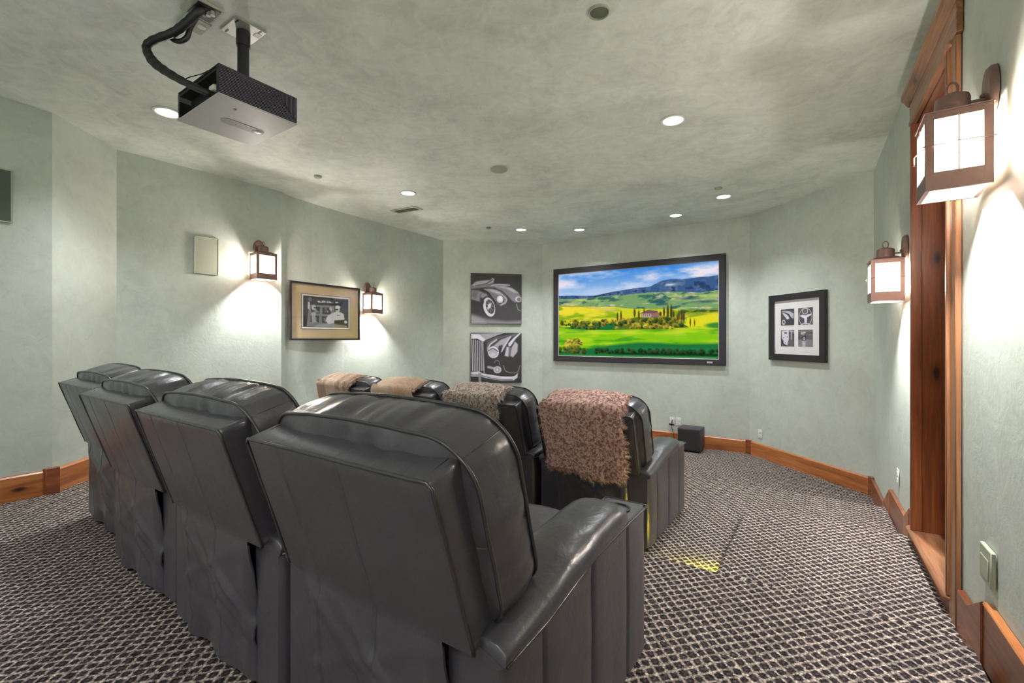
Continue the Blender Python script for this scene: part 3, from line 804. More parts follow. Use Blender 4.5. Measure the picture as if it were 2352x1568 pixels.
def blanket(cx, y0, z0, xl, xr, back_z, front_z, label, mat, length, count, wave, seed, rad=.0016, shape=None):
    prof = [(-.070 - .0*(0), .30), (-.075, .42), (-.085, .52), (-.118, .64), (-.150, .76), (-.176, .87), (-.184, .915), (-.168, .945), (-.13, .965), (-.09, .985), (-.045, 1.003), (.0, 1.008), (.05, .995), (.10, .955), (.145, .88), (.175, .80), (.195, .72)]
    P = spline([(0, y, z) for y, z in prof], 6)
    i0 = min(range(len(P)), key=lambda i: abs(P[i].z - back_z) + (9 if P[i].y > -.06 else 0))
    i1 = min(range(len(P)), key=lambda i: abs(P[i].z - front_z) + (9 if P[i].y < .05 else 0))
    P = P[i0:i1+1]
    nu = 26; rows = []; bm = bmesh.new()
    for j, p in enumerate(P):
        f = j/(len(P)-1); row = []
        nrm = (P[min(j+1, len(P)-1)] - P[max(j-1, 0)]); nrm = Vector((0, -nrm.z, nrm.y)).normalized()
        hang = max(0, 1 - f*2.6)
        for i in range(nu):
            u = i/(nu-1); x = xl + (xr - xl)*u + .022*nz((f*3, u, 0), 1.5, seed) * (1 - abs(2*u-1)*.2)
            if shape: x += shape(u, f)
            side = .018 if p.z > .93 and abs(x) > .30 else 0
            d = wave*(math.sin(u*9 + 1.5*nz((u, f, 0), 2, seed) + seed) * (.35 + hang)) + .010*nz((u*3, f*4, 0), 2, seed)
            q = p + nrm*(abs(d)*.9 + .006) - Vector((0, 0, .02))*(abs(2*u-1)**4)*(1 if p.z > .95 else 0)
            dz = 0
            if j < 4: dz = .03*nz((u*2.2, 0, 0), 1, seed)*(1 - j/4)
            row.append(bm.verts.new((x, q.y, q.z + dz)))
        rows.append(row)
    grid_faces(bm, rows)
    back = [[bm.verts.new(v.co) for v in r] for r in rows]
    o = from_bm('fur_blanket', bm, mat, None, (cx, y0, z0), smooth=True)
    bmd = o.data
    # make normals point away from the chair
    if sum(pl.normal.z for pl in bmd.polygons if pl.center.z > .97) < 0: bmd.flip_normals()
    md = o.modifiers.new('thickness', 'SOLIDIFY'); md.thickness = .008; md.offset = -1
    ps_m = o.modifiers.new('fur', 'PARTICLE_SYSTEM'); ps = o.particle_systems[-1].settings
    ps.type = 'HAIR'; ps.count = count; ps.hair_length = length; ps.hair_step = 3; ps.emit_from = 'FACE'; ps.use_emit_random = True
    ps.use_modifier_stack = False
    ps.use_advanced_hair = True; ps.normal_factor = length*.5; ps.factor_random = length*.45; ps.object_align_factor = (0, 0, -length*.35)
    ps.brownian_factor = 0.0
    ps.child_type = 'INTERPOLATED'; ps.child_percent = 6; ps.rendered_child_count = 7; ps.child_length = 1.0
    ps.roughness_1 = .02; ps.roughness_1_size = .5; ps.roughness_2 = .015; ps.roughness_endpoint = .01
    ps.clump_factor = .35; ps.kink = 'NO'
    ps.root_radius = 1.0; ps.tip_radius = 0.25; ps.radius_scale = rad
    ps.render_step = 3; ps.display_step = 2; ps.material = 1
    o.particle_systems[-1].seed = seed
    return tag(o, label, 'blanket', 'fur blankets on the front row')
W1 = (1, 1, 1, 1)
F1 = fur('fur_red_brown', rgb(244, 206, 196), rgb(255, 236, 228), (0.34, 0.26, 0.25, 1))
F2 = fur('fur_grey_brown', rgb(218, 202, 192), rgb(255, 244, 236), (0.32, 0.28, 0.28, 1))
F3 = fur('fur_tan_plain', rgb(226, 200, 178), rgb(255, 238, 220), (0.80, 0.74, 0.70, 1), 5)
F4 = fur('fur_tan_streaked', rgb(226, 202, 182), rgb(255, 240, 224), (0.58, 0.50, 0.46, 1), 14)
blanket(*FR[0], PLAT, -.275, .275, .47, .86, 'long reddish brown fur blanket draped over the nearest front row recliner', F1, .015, 7000, .012, 3, shape=lambda u, f: (.03 if f < .4 else 0)*(u-.5))
blanket(*FR[1], PLAT, -.33, .17, .52, .86, 'shaggy grey brown fur blanket over the second front row recliner from the right', F2, .014, 6000, .006, 5, shape=lambda u, f: .09*max(0, f-.35)*u)
blanket(*FR[2], PLAT, -.36, .16, .62, .86, 'plain smooth tan fur blanket over the third front row recliner from the right', F3, .007, 9000, .003, 8, .0012)
blanket(*FR[3], PLAT, -.36, .14, .62, .86, 'streaky tan and brown fur blanket over the leftmost front row recliner', F4, .007, 9000, .003, 9, .0012)

# ------------------------------------------------------------------ printed pictures as coloured vertex grids
class Art:
    def __init__(self, W, H, bg):
        self.W, self.H = W, H
        self.x, self.y = np.meshgrid(np.linspace(0, W/H, W), np.linspace(0, 1, H))   # y runs down
        self.c = np.zeros((H, W, 3)) + np.array(bg)/255.0
        self.px = 1.0/H
        self.rs = np.random.RandomState(5)
    def put(self, m, col, al=1.0):
        m = np.clip(m, 0, 1)[..., None]*al
        col = np.array(col, float)/255.0 if not (isinstance(col, np.ndarray) and col.ndim == 3) else col
        self.c = self.c*(1-m) + col*m
    def grad(self, y0, c0, y1, c1):
        f = np.clip((self.y - y0)/(y1 - y0), 0, 1)[..., None]
        return (np.array(c0)*(1-f) + np.array(c1)*f)/255.0
    def poly(self, pts, col, al=1.0, soft=1.0):
        P = np.array(pts, float); ins = np.zeros(self.x.shape, bool); d = np.full(self.x.shape, 9.0)
        for (x0, y0), (x1, y1) in zip(P, np.roll(P, -1, 0)):
            c = ((y0 > self.y) != (y1 > self.y))
            with np.errstate(divide='ignore', invalid='ignore'):
                ins ^= c & (self.x < (x1-x0)*(self.y-y0)/(y1-y0 + 1e-12) + x0)
            L2 = (x1-x0)**2 + (y1-y0)**2 + 1e-12
            t = np.clip(((self.x-x0)*(x1-x0) + (self.y-y0)*(y1-y0))/L2, 0, 1)
            d = np.minimum(d, np.hypot(self.x-x0-t*(x1-x0), self.y-y0-t*(y1-y0)))
        sd = np.where(ins, d, -d); self.put(.5 + sd/(self.px*soft), col, al)
    def ell(self, cx, cy, rx, ry, col, al=1.0, rot=0, soft=1.0, ring=None):
        a = math.radians(rot); X, Y = self.x-cx, self.y-cy
        u, v = (X*math.cos(a) + Y*math.sin(a))/rx, (-X*math.sin(a) + Y*math.cos(a))/ry
        q = (np.hypot(u, v) - 1)*min(rx, ry)
        if ring: q = np.abs(q) - ring
        self.put(.5 - q/(self.px*soft), col, al)
    def line(self, pts, wd, col, al=1.0, soft=1.0):
        d = np.full(self.x.shape, 9.0)
        for (x0, y0), (x1, y1) in zip(pts, pts[1:]):
            L2 = (x1-x0)**2 + (y1-y0)**2 + 1e-12
            t = np.clip(((self.x-x0)*(x1-x0) + (self.y-y0)*(y1-y0))/L2, 0, 1)
            d = np.minimum(d, np.hypot(self.x-x0-t*(x1-x0), self.y-y0-t*(y1-y0)))
        self.put(.5 + (wd/2 - d)/(self.px*soft), col, al)
    def curve(self, pts, wd, col, al=1.0, soft=1.0):
        self.line([(p.x, p.y) for p in spline([(a, b, 0) for a, b in pts], 6)], wd, col, al, soft)
    def noise(self, fx, fy, seed, octv=4):
        out = np.zeros(self.x.shape); amp = 1; tot = 0
        rs = np.random.RandomState(seed)
        for o in range(octv):
            gx, gy = int(max(2, fx*(self.W/self.H)*2**o)) + 2, int(max(2, fy*2**o)) + 2
            g = rs.rand(gy, gx); u = self.x/(self.W/self.H)*(gx-1.001); v = self.y*(gy-1.001)
            i, j = np.clip(u.astype(int), 0, gx-2), np.clip(v.astype(int), 0, gy-2); a, b = u-i, v-j
            a, b = a*a*(3-2*a), b*b*(3-2*b)
            out += amp*((g[j, i]*(1-a) + g[j, i+1]*a)*(1-b) + (g[j+1, i]*(1-a) + g[j+1, i+1]*a)*b); tot += amp; amp *= .55
        return out/tot
    def obj(self, name, w, h, mat, parent, y, z0=None, x0=None):
        # upright grid in local XZ at depth y; lower left corner (x0, z0)
        H, W = self.H, self.W
        X = np.linspace(0, w, W) + (x0 if x0 is not None else -w/2); Z = np.linspace(h, 0, H) + (z0 if z0 is not None else -h/2)
        co = np.zeros((H, W, 3)); co[..., 0] = X[None]; co[..., 1] = y; co[..., 2] = Z[:, None]
        idx = np.arange(H*W).reshape(H, W)
        q = np.stack([idx[:-1, :-1], idx[1:, :-1], idx[1:, 1:], idx[:-1, 1:]], -1).reshape(-1, 4)
        me = bpy.data.meshes.new(name)
        me.vertices.add(H*W); me.vertices.foreach_set('co', co.ravel())
        me.loops.add(q.size); me.loops.foreach_set('vertex_index', q.ravel().astype(np.int32))
        me.polygons.add(len(q)); me.polygons.foreach_set('loop_start', np.arange(0, q.size, 4, dtype=np.int32))
        me.update(calc_edges=True)
        at = me.color_attributes.new('print', 'FLOAT_COLOR', 'POINT')
        c = np.clip(self.c, 0, 1); lin = np.where(c <= .04045, c/12.92, ((c+.055)/1.055)**2.4)
        buf = np.ones((H*W, 4), np.float32); buf[:, :3] = lin.reshape(-1, 3)
        at.data.foreach_set('color', buf.ravel())
        return link(name, me, mat, parent)

def paint_landscape():
    A = Art(440, 248, (90, 150, 215)); ar = 440/248
    A.c[:] = A.grad(0, (52, 128, 214), .32, (196, 214, 238))
    n = A.noise(2.2, 7, 3, 5); 
    streak = np.exp(-((A.y - .13 - .04*np.sin(A.x*2.2))/.075)**2)*np.clip((n-.36)*4, 0, 1) + np.exp(-((A.y-.09 - .05*(A.x-1.3))/.06)**2)*np.clip((A.x-.85)*2.2, 0, 1)*np.clip((n-.33)*4, 0, 1)
    A.put(streak, (242, 228, 236), .92)
    A.put(np.clip((A.noise(3, 9, 8, 4)-.52)*5, 0, 1)*(A.y < .25), (236, 232, 242), .55)
    S = lambda pts: [(x*ar, y) for x, y in pts]
    sky = [(0,.267),(.06,.268),(.12,.272),(.2,.282),(.26,.286),(.33,.268),(.40,.250),(.457,.240),(.53,.228),(.618,.222),(.65,.195),(.69,.165),(.734,.156),(.77,.160),(.80,.168),(.85,.162),(.9,.155),(.95,.156),(1,.146)]
    A.poly(S(sky) + S([(1,.6),(0,.6)]), (62, 92, 138))
    hn = A.noise(14, 18, 4, 4)
    below = lambda pts: (A.y > np.interp(A.x/ar, [p[0] for p in pts], [p[1] for p in pts]))
    A.put(below(sky)*np.clip((hn-.5)*5, 0, 1)*(A.y < .36), (112, 134, 158), .6)
    A.put(below(sky)*np.clip((A.noise(20, 22, 5, 3)-.56)*7, 0, 1)*(A.y < .36), (36, 56, 92), .8)
    A.put(np.exp(-((A.x/ar-.735)/.03)**2-((A.y-.215)/.012)**2), (222, 226, 236), .9)
    foot = [(0,.305),(.2,.315),(.3,.30),(.45,.295),(.6,.285),(.75,.29),(.9,.315),(1,.30)]
    A.poly(S(foot) + S([(1,.7),(0,.7)]), (122, 160, 104))
    fm = below(foot)
    n1 = A.noise(5, 22, 11, 5); n2 = A.noise(9, 30, 12, 4)
    A.put(fm*np.clip((n1-.5)*6, 0, 1), (182, 196, 116), .85); A.put(fm*np.clip((n2-.57)*8, 0, 1), (46, 94, 92), .85)
    A.put(fm*np.clip((A.noise(8, 26, 14, 4)-.60)*8, 0, 1), (214, 200, 160), .8)
    for cx, cy, rx in ((.84,.37,.05),(.93,.41,.06),(.66,.39,.04),(.05,.345,.04)): A.ell(cx*ar, cy, rx*ar, .012, (36, 76, 98), .8, soft=5)
    yel = [(0,.385),(.1,.395),(.2,.405),(.3,.42),(.4,.43),(.5,.455),(.7,.47),(.82,.485),(1,.49)]
    A.poly(S(yel) + S([(1,1),(0,1)]), (206, 208, 40)); ym = below(yel)
    A.put(ym*np.clip((A.noise(3, 14, 21, 4)-.48)*5, 0, 1), (238, 220, 62), .9); A.put(ym*np.clip((A.noise(4, 18, 22, 4)-.55)*7, 0, 1), (120, 164, 34), .85)
    A.line(S([(0,.392),(.12,.405),(.25,.415)]), .008, (120, 96, 50), .8, 2); A.put(ym*(A.y < .47)*(A.x/ar > .2)*(A.x/ar < .46)*np.clip((A.noise(4,16,23,3)-.5)*6,0,1), (222, 196, 128), .8)
    # dark woods at the right
    A.put(np.clip(1-np.abs(A.y-.505)/.03, 0, 1)*(A.x/ar > .79)*2*A.noise(20, 30, 31, 3), (52, 92, 44)); A.put(np.clip(1-np.abs(A.y-.53)/.022, 0, 1)*(A.x/ar > .8)*np.clip((A.noise(24, 40, 32, 3)-.45)*6, 0, 1), (196, 150, 60), .8)
    A.poly(S([(.83,.57),(1,.54),(1,.66),(.82,.66)]), (222, 216, 40)); A.ell(1.0*ar, .655, .07*ar, .03, (60, 138, 50), 1, soft=4)
    # tree belt on the left
    def bushes(n_, x0, x1, y0, y1, r0, r1, cols, seed):
        rs = np.random.RandomState(seed)
        for _ in range(n_):
            x, y = x0 + (x1-x0)*rs.rand(), y0 + (y1-y0)*rs.rand(); r = r0 + (r1-r0)*rs.rand()
            c = cols[rs.randint(len(cols))]
            A.ell(x*ar, y, r*1.15, r, c, .9, soft=2.5); A.ell(x*ar + r*.4, y + r*.5, r*.7, r*.5, tuple(v*.45 for v in c), .7, soft=2.5)
    OL = [(150, 148, 40), (92, 108, 36), (186, 170, 60), (58, 84, 40), (170, 140, 60)]
    A.poly(S([(0,.655),(.1,.65),(.2,.64),(.3,.63),(.42,.6),(.5,.6),(.6,.66),(.5,.69),(.2,.70),(0,.69)]), (34, 112, 58))
    bushes(60, .02, .42, .57, .63, .010, .024, OL, 1); bushes(26, .1, .3, .60, .665, .012, .03, [(44, 92, 46), (80, 104, 40), (120, 118, 44)], 2)
    # mound with the farmhouse
    A.poly(S([(.38,.67),(.42,.61),(.48,.57),(.54,.55),(.72,.56),(.80,.62),(.84,.67),(.6,.70)]), (96, 112, 34))
    bushes(90, .40, .80, .575, .675, .012, .028, OL + [(220, 196, 70)], 3)
    A.poly(S([(.562,.505),(.605,.478),(.66,.492),(.675,.515),(.672,.56),(.566,.556)]), (150, 110, 100)); A.poly(S([(.566,.512),(.625,.515),(.625,.558),(.568,.553)]), (186, 160, 150))
    for k in range(4): A.line(S([(.578+.012*k,.522),(.578+.012*k,.54)]), .006, (90, 66, 66))
    A.poly(S([(.558,.51),(.605,.474),(.668,.49),(.645,.515)]), (120, 84, 84))
    rs = np.random.RandomState(4)
    for x, y0, y1, wd in ((.415,.50,.575,.013),(.438,.485,.57,.014),(.524,.462,.545,.018),(.55,.485,.57,.016),(.582,.465,.51,.011),(.70,.462,.555,.015),(.722,.438,.585,.017),(.742,.440,.585,.018),(.755,.50,.60,.016),(.785,.50,.60,.013),(.80,.50,.61,.016),(.812,.51,.61,.015),(.775,.53,.61,.012),(.68,.50,.55,.02),(.848,.585,.65,.009),(.871,.60,.65,.008)):
        A.ell(x*ar, (y0+y1)/2, wd*.62, (y1-y0)/2*1.05, (62, 52, 28), 1, soft=2); A.ell(x*ar - wd*.3, (y0+y1)/2, wd*.25, (y1-y0)/2.4, (116, 92, 44), .8, soft=2)
    bushes(30, .56, .78, .555, .62, .010, .022, [(96, 110, 36), (60, 84, 36), (150, 140, 46)], 6)
    # foreground meadow
    front = [(0,.655),(.1,.67),(.2,.685),(.35,.69),(.5,.685),(.7,.69),(.85,.685),(1,.69)]
    A.poly(S(front) + S([(1,1),(0,1)]), (132, 196, 26)); gm = below(front)
    A.put(gm*np.clip((A.noise(3, 20, 41, 5)-.47)*6, 0, 1), (176, 214, 34), .85); A.put(gm*np.clip((A.noise(3, 26, 42, 4)-.53)*7, 0, 1), (70, 158, 30), .9)
    A.put(np.exp(-((A.y-.72)/.03)**2)*gm*np.clip((A.noise(4, 10, 43, 3)-.4)*3, 0, 1), (206, 214, 60), .8)
    sh = np.clip((A.y - np.interp(A.x/ar, [0,.2,.4,.55,.8,1], [.93,.89,.84,.815,.83,.82]))/.03, 0, 1)
    A.put(sh, (22, 106, 62), .92)
    A.put(np.exp(-((A.y-.90)/.018)**2)*np.clip((A.x/ar-.2)*4, 0, 1)*A.noise(6, 6, 44, 2)*.9, (40, 132, 84), .7)
    bushes(70, .27, 1.0, .905, .945, .012, .024, [(28, 66, 36), (40, 82, 40), (56, 74, 38)], 8)
    A.put(np.exp(-((A.y-.955)/.014)**2)*np.clip((A.x/ar-.28)*6, 0, 1), (20, 40, 20), .85)
    A.put(np.clip((A.y-.972)/.012, 0, 1), (86, 150, 86), .9); A.put(np.clip((A.y-.975)/.012, 0, 1)*(A.x/ar < .45), (46, 118, 40), .9)
    bushes(26, .0, .2, .90, .95, .016, .03, [(60, 92, 40), (96, 112, 44)], 9)
    bushes(46, .055, .165, .80, .90, .012, .026, [(190, 176, 52), (150, 148, 44), (214, 196, 74), (110, 118, 40)], 10)
    return A

G = lambda v: (v*.985, v*.97, min(255, v*1.03))
def paint_car_side():
    A = Art(200, 200, G(58)); A.c[:] = A.grad(0, G(54), 1, G(66))
    A.poly([(0,.80),(.3,.90),(.7,.95),(1,.93),(1,1),(0,1)], G(142), soft=14); A.poly([(0,.84),(.25,.93),(.3,1),(0,1)], G(168), soft=16)
    # cockpit and screens
    A.poly([(0,.24),(.10,.16),(.22,.14),(.38,.12),(.42,.08),(.46,.10),(.44,.18),(.32,.22),(.2,.25),(0,.30)], G(186), soft=5); A.line([(.08,.25),(.3,.20),(.42,.12)], .018, G(70), soft=3)
    A.poly([(0,.25),(.2,.24),(.45,.2),(.62,.205),(.78,.22),(.6,.26),(.3,.27),(0,.31)], G(132), soft=5); A.curve([(.4,.235),(.55,.21),(.76,.222)], .018, G(226), soft=3)
    # bonnet and far wing
    A.poly([(.30,.27),(.45,.24),(.62,.235),(.80,.27),(.93,.35),(.98,.43),(.93,.50),(.88,.57),(.80,.52),(.72,.43),(.6,.33),(.45,.275)], G(134), soft=5)
    A.poly([(.48,.25),(.65,.25),(.82,.29),(.92,.37),(.84,.36),(.7,.29)], G(206), soft=9)
    A.poly([(0,.33),(.15,.34),(.22,.37),(.17,.45),(.17,.56),(0,.52)], G(146), soft=6); A.poly([(0,.52),(.2,.58),(.2,.8),(0,.78)], G(52), soft=8); A.poly([(.03,.36),(.14,.37),(.10,.5),(0,.46)], G(112), soft=12)
    # near wing
    A.poly([(.20,.31),(.33,.30),(.48,.31),(.60,.36),(.69,.44),(.72,.52),(.68,.60),(.58,.63),(.50,.60),(.42,.48),(.33,.37)], G(122), soft=5); A.poly([(.27,.31),(.42,.31),(.56,.36),(.62,.42),(.5,.39),(.36,.34)], G(212), soft=10)
    A.curve([(.22,.32),(.33,.38),(.42,.49),(.49,.59)], .03, G(36), soft=3); A.curve([(.62,.43),(.70,.50),(.67,.58)], .02, G(196), soft=4)
    A.poly([(.17,.47),(.22,.38),(.30,.40),(.36,.50),(.44,.60),(.38,.62),(.28,.5)], G(150), soft=6)
    # wheel
    A.ell(.345, .66, .125, .215, G(40), rot=-14, soft=3); A.ell(.355, .665, .115, .195, G(228), rot=-14, soft=2.5); A.ell(.375, .655, .082, .145, G(60), rot=-14, soft=2.5)
    for k in range(9):
        a = k*math.pi/4.5; A.line([(.365, .64), (.365 + .078*math.cos(a), .645 + .13*math.sin(a))], .011, G(170), soft=2)
    A.ell(.36, .64, .030, .042, G(235), soft=2.5); A.line([(.33,.70),(.39,.60)], .03, G(222), soft=3); A.curve([(.24,.55),(.22,.66),(.25,.78)], .03, G(46), soft=4)
    # lamps
    A.ell(.575, .515, .083, .09, G(56), soft=3); A.ell(.57, .505, .068, .074, G(214), soft=2.5); A.ell(.575, .49, .045, .045, G(250), soft=8); A.ell(.62, .60, .05, .02, G(196), .8, rot=-35, soft=4)
    A.ell(.94, .50, .065, .06, G(214), soft=3); A.ell(.95, .505, .045, .04, G(120), soft=4); A.curve([(.90,.60),(.93,.70),(.98,.73)], .015, G(170), soft=4)
    A.put((A.noise(60, 60, 2, 2)-.5)*.5, G(210), .25); return A
def paint_car_front():
    A = Art(200, 200, G(56))
    A.poly([(0,.02),(.5,0),(.7,0),(.3,.17),(.22,.16),(.1,.10),(0,.12)], G(176), soft=6); A.poly([(0,.02),(.16,.03),(.28,.13),(.24,.18),(.12,.12),(0,.12)], G(238), soft=4)
    A.line([(.28,.16),(.52,.06),(.68,.01)], .022, G(30), soft=3); A.poly([(.32,.20),(.5,.10),(.78,.03),(.98,.0),(.8,.09),(.62,.18),(.46,.27),(.36,.34),(.30,.32)], G(120), soft=6)
    A.poly([(.32,.24),(.55,.11),(.8,.04),(.62,.15),(.45,.25),(.36,.30)], G(64), soft=8); A.curve([(.33,.36),(.37,.24),(.5,.14)], .03, G(206), soft=4)
    A.poly([(.44,.26),(.58,.14),(.79,.06),(.72,.2),(.64,.34),(.60,.36),(.62,.24),(.55,.26),(.52,.36),(.47,.30)], G(176), soft=5); A.curve([(.60,.38),(.66,.26),(.78,.08)], .02, G(220), soft=3)
    A.poly([(.73,.22),(.84,.10),(.96,0),(1,0),(.88,.12),(.80,.24)], G(226), soft=4); A.ell(.765, .24, .03, .03, G(220), soft=3)
    A.poly([(.66,.46),(.70,.28),(.75,.28),(.74,.48)], G(206), soft=4); A.poly([(.77,.46),(.80,.30),(.87,.17),(.93,.23),(.92,.38),(.83,.49)], G(188), soft=5); A.poly([(.755,.28),(.80,.30),(.77,.46),(.74,.46)], G(120), soft=5)
    # grille
    A.poly([(0,.13),(.12,.12),(.22,.17),(.25,.78),(.02,.78)], G(44), soft=3)
    for k in range(7): A.line([(.015+.036*k, .14 + .004*k*k*.3), (.03+.034*k, .75)], .017, G(216), soft=2.5)
    A.poly([(.21,.17),(.235,.17),(.27,.80),(.245,.80)], G(170), soft=3)
    # headlamp
    A.ell(.445, .39, .115, .13, G(60), soft=3); A.ell(.44, .385, .108, .12, G(232), soft=2.5); A.ell(.437, .405, .078, .085, G(186), soft=4); A.ell(.43, .44, .05, .045, G(214), soft=8); A.curve([(.34,.36),(.43,.31),(.53,.37)], .018, G(80), soft=3)
    # fog lamp, bumper, wheel arch
    A.line([(.34,.68),(.46,.71)], .05, G(176), soft=4); A.ell(.52, .735, .078, .072, G(214), soft=2.5); A.ell(.52, .735, .052, .05, G(168), soft=4); A.ell(.515, .735, .022, .02, G(240), soft=3)
    A.curve([(.46,.60),(.48,.55),(.55,.57),(.56,.64)], .012, G(150), soft=3); A.curve([(.64,.66),(.68,.76),(.80,.80),(.92,.78),(.97,.66)], .016, G(150), soft=4)
    A.poly([(0,.77),(.16,.76),(.22,.80),(.3,.82),(.6,.87),(.8,.88),(.88,.85),(.93,.80),(.92,.90),(.84,.955),(.6,.955),(.3,.90),(.2,.87),(0,.86)], G(224), soft=4)
    A.curve([(.0,.83),(.2,.85),(.55,.93),(.82,.94)], .014, G(90), soft=4); A.curve([(.24,.82),(.55,.875),(.82,.885)], .014, G(250), soft=4)
    A.poly([(.14,.80),(.20,.80),(.20,1),(.15,1)], G(150), soft=4); A.poly([(0,.88),(.14,.88),(.14,1),(0,1)], G(50), soft=3); return A
def paint_diner():
    A = Art(168, 112, (70, 66, 72)); ar = 1.5; n = A.noise(8, 8, 3, 4)
    A.put(np.clip((n-.5)*4, 0, 1), (24, 22, 26), .8); A.poly([(0,0),(ar,0),(ar,.08),(0,.05)], (40, 38, 42), soft=4); A.poly([(1.33,0),(ar,0),(ar,1),(1.36,1)], (66, 66, 66), soft=3)
    rs = np.random.RandomState(8)
    for k in range(40): A.ell(.45 + .75*rs.rand(), .12 + .09*rs.rand(), .012 + .022*rs.rand(), .016 + .01*rs.rand(), (200+40*rs.rand(),)*3, .85, soft=2)
    A.poly([(.42,.19),(1.25,.17),(1.25,.235),(.42,.25)], (30, 26, 30), soft=3)
    A.poly([(.1,.28),(1.0,.26),(1.0,.98),(.1,.98)], (150, 147, 156), .75, soft=2)        # pale reflected panel
    for x0, y0 in ((.24,.33),(.60,.34),(.22,.63),(.58,.63)):
        A.poly([(x0,y0),(x0+.27,y0),(x0+.27,y0+.22),(x0,y0+.22)], (34, 32, 38), soft=1.5)
        for q in range(5): A.ell(x0+.05+.17*rs.rand(), y0+.04+.14*rs.rand(), .02+.03*rs.rand(), .015+.02*rs.rand(), (120+80*rs.rand(),)*3, .7, soft=3)
    A.poly([(.0,.15),(.12,.1),(.16,.4),(.1,1),(0,1)], (46, 44, 48), soft=3); A.ell(.2, .10, .06, .07, (120, 116, 120), soft=3); A.poly([(.14,.18),(.2,.2),(.19,.45),(.13,.4)], (214, 212, 214), soft=3)
    # seated figure in a white jacket at the right
    A.poly([(.70,.78),(.78,.60),(.92,.52),(1.04,.46),(1.2,.46),(1.33,.52),(1.36,.72),(1.2,.80),(1.0,.84),(.8,.9)], (214, 212, 218), soft=3); A.ell(1.11, .37, .085, .11, (206, 202, 206), soft=3); A.ell(1.12, .29, .09, .05, (228, 226, 228), soft=3)
    A.line([(1.05,.39),(1.11,.38)], .04, (20, 20, 22), soft=2); A.poly([(1.10,.555),(1.14,.57),(1.18,.555),(1.18,.59),(1.14,.575),(1.10,.59)], (20, 20, 22), soft=1.5)
    A.ell(.88, .37, .05, .07, (190, 186, 190), soft=3); A.ell(.32, .36, .07, .09, (196, 192, 196), soft=3); A.line([(.34,.37),(.52,.38)], .03, (28, 26, 30), soft=2); A.poly([(.24,.52),(.4,.48),(.36,.72),(.44,.85),(.26,.86)], (196, 194, 198), .8, soft=4)
    A.poly([(1.0,.76),(1.36,.72),(1.42,.88),(1.0,.96)], (58, 48, 54), soft=3); A.ell(1.40, .80, .06, .05, (220, 218, 222), soft=3); A.poly([(.5,.90),(1.0,.88),(1.45,.94),(1.45,1),(.3,1)], (170, 168, 174), .8, soft=4); return A
def paint_small(k):
    A = Art(56, 56, G(82)); A.put((A.noise(8, 8, k+1, 3)-.35), G(120), .6)
    if k == 0:
        A.poly([(.05,.12),(.3,.1),(.7,.15),(.98,.3),(.95,.6),(.8,.55),(.6,.3),(.3,.2)], G(206), soft=3); A.poly([(.1,.2),(.35,.25),(.6,.45),(.65,.6),(.45,.62),(.25,.4)], G(222), soft=3); A.curve([(.3,.22),(.6,.35),(.78,.62)], .05, G(30), soft=2)
        A.ell(.22, .80, .13, .15, G(230), soft=2); A.ell(.23, .80, .08, .09, G(60), soft=2); A.line([(.2,.86),(.3,.74)], .03, G(220), soft=2); A.poly([(.4,.65),(1,.66),(1,1),(.35,1)], G(70), soft=3); A.ell(.52,.56,.07,.06,G(245),soft=3)
    elif k == 1:
        A.ell(.5, .55, .44, .52, G(212), ring=.02, soft=2); A.ell(.48, .2, .17, .17, G(220), ring=.025, soft=2); A.ell(.48, .2, .10, .1, G(110), soft=3)
        A.poly([(.08,.46),(.3,.40),(.5,.46),(.7,.40),(.92,.36),(.9,.44),(.62,.58),(.58,.98),(.46,.98),(.42,.62),(.2,.52)], G(244), soft=2); A.ell(.5, 1.08, .32, .16, G(230), ring=.03, soft=2)
    elif k == 2:
        A.poly([(.05,.05),(.6,.0),(.62,.5),(.5,.95),(.25,.85),(.08,.5)], G(228), soft=3)
        for x, y in ((.3,.18),(.22,.46),(.5,.42),(.2,.66),(.36,.78)): A.ell(x, y, .035, .03, G(90), soft=2)
        A.poly([(.28,.12),(.48,.14),(.45,.21),(.28,.2)], G(40), soft=2); A.ell(.76, .82, .24, .2, G(96), soft=2); A.curve([(.08,.55),(.2,.85),(.5,1)], .07, G(40), soft=3)
        A.line([(.8,.1),(.8,.55)], .1, G(180), soft=3); A.line([(.66,.05),(.95,.1)], .06, G(216), soft=3)
    else:
        A.poly([(0,.58),(1,.56),(1,1),(0,1)], G(140), soft=3); A.line([(.4,.55),(.4,1)], .24, G(196), soft=3); A.ell(.4, .5, .16, .17, G(36), soft=2); A.ell(.4, .53, .09, .1, G(206), soft=2); A.ell(.4,.53,.03,.03,G(60),soft=2)
        A.line([(.22,.2),(.48,.16)], .09, G(226), soft=3); A.line([(.25,.28),(.42,.28)], .05, G(200), soft=3); A.line([(.6,.3),(.95,.28)], .04, G(150), soft=4); A.line([(.05,.1),(.95,.06)], .05, G(160), soft=4)
    return A

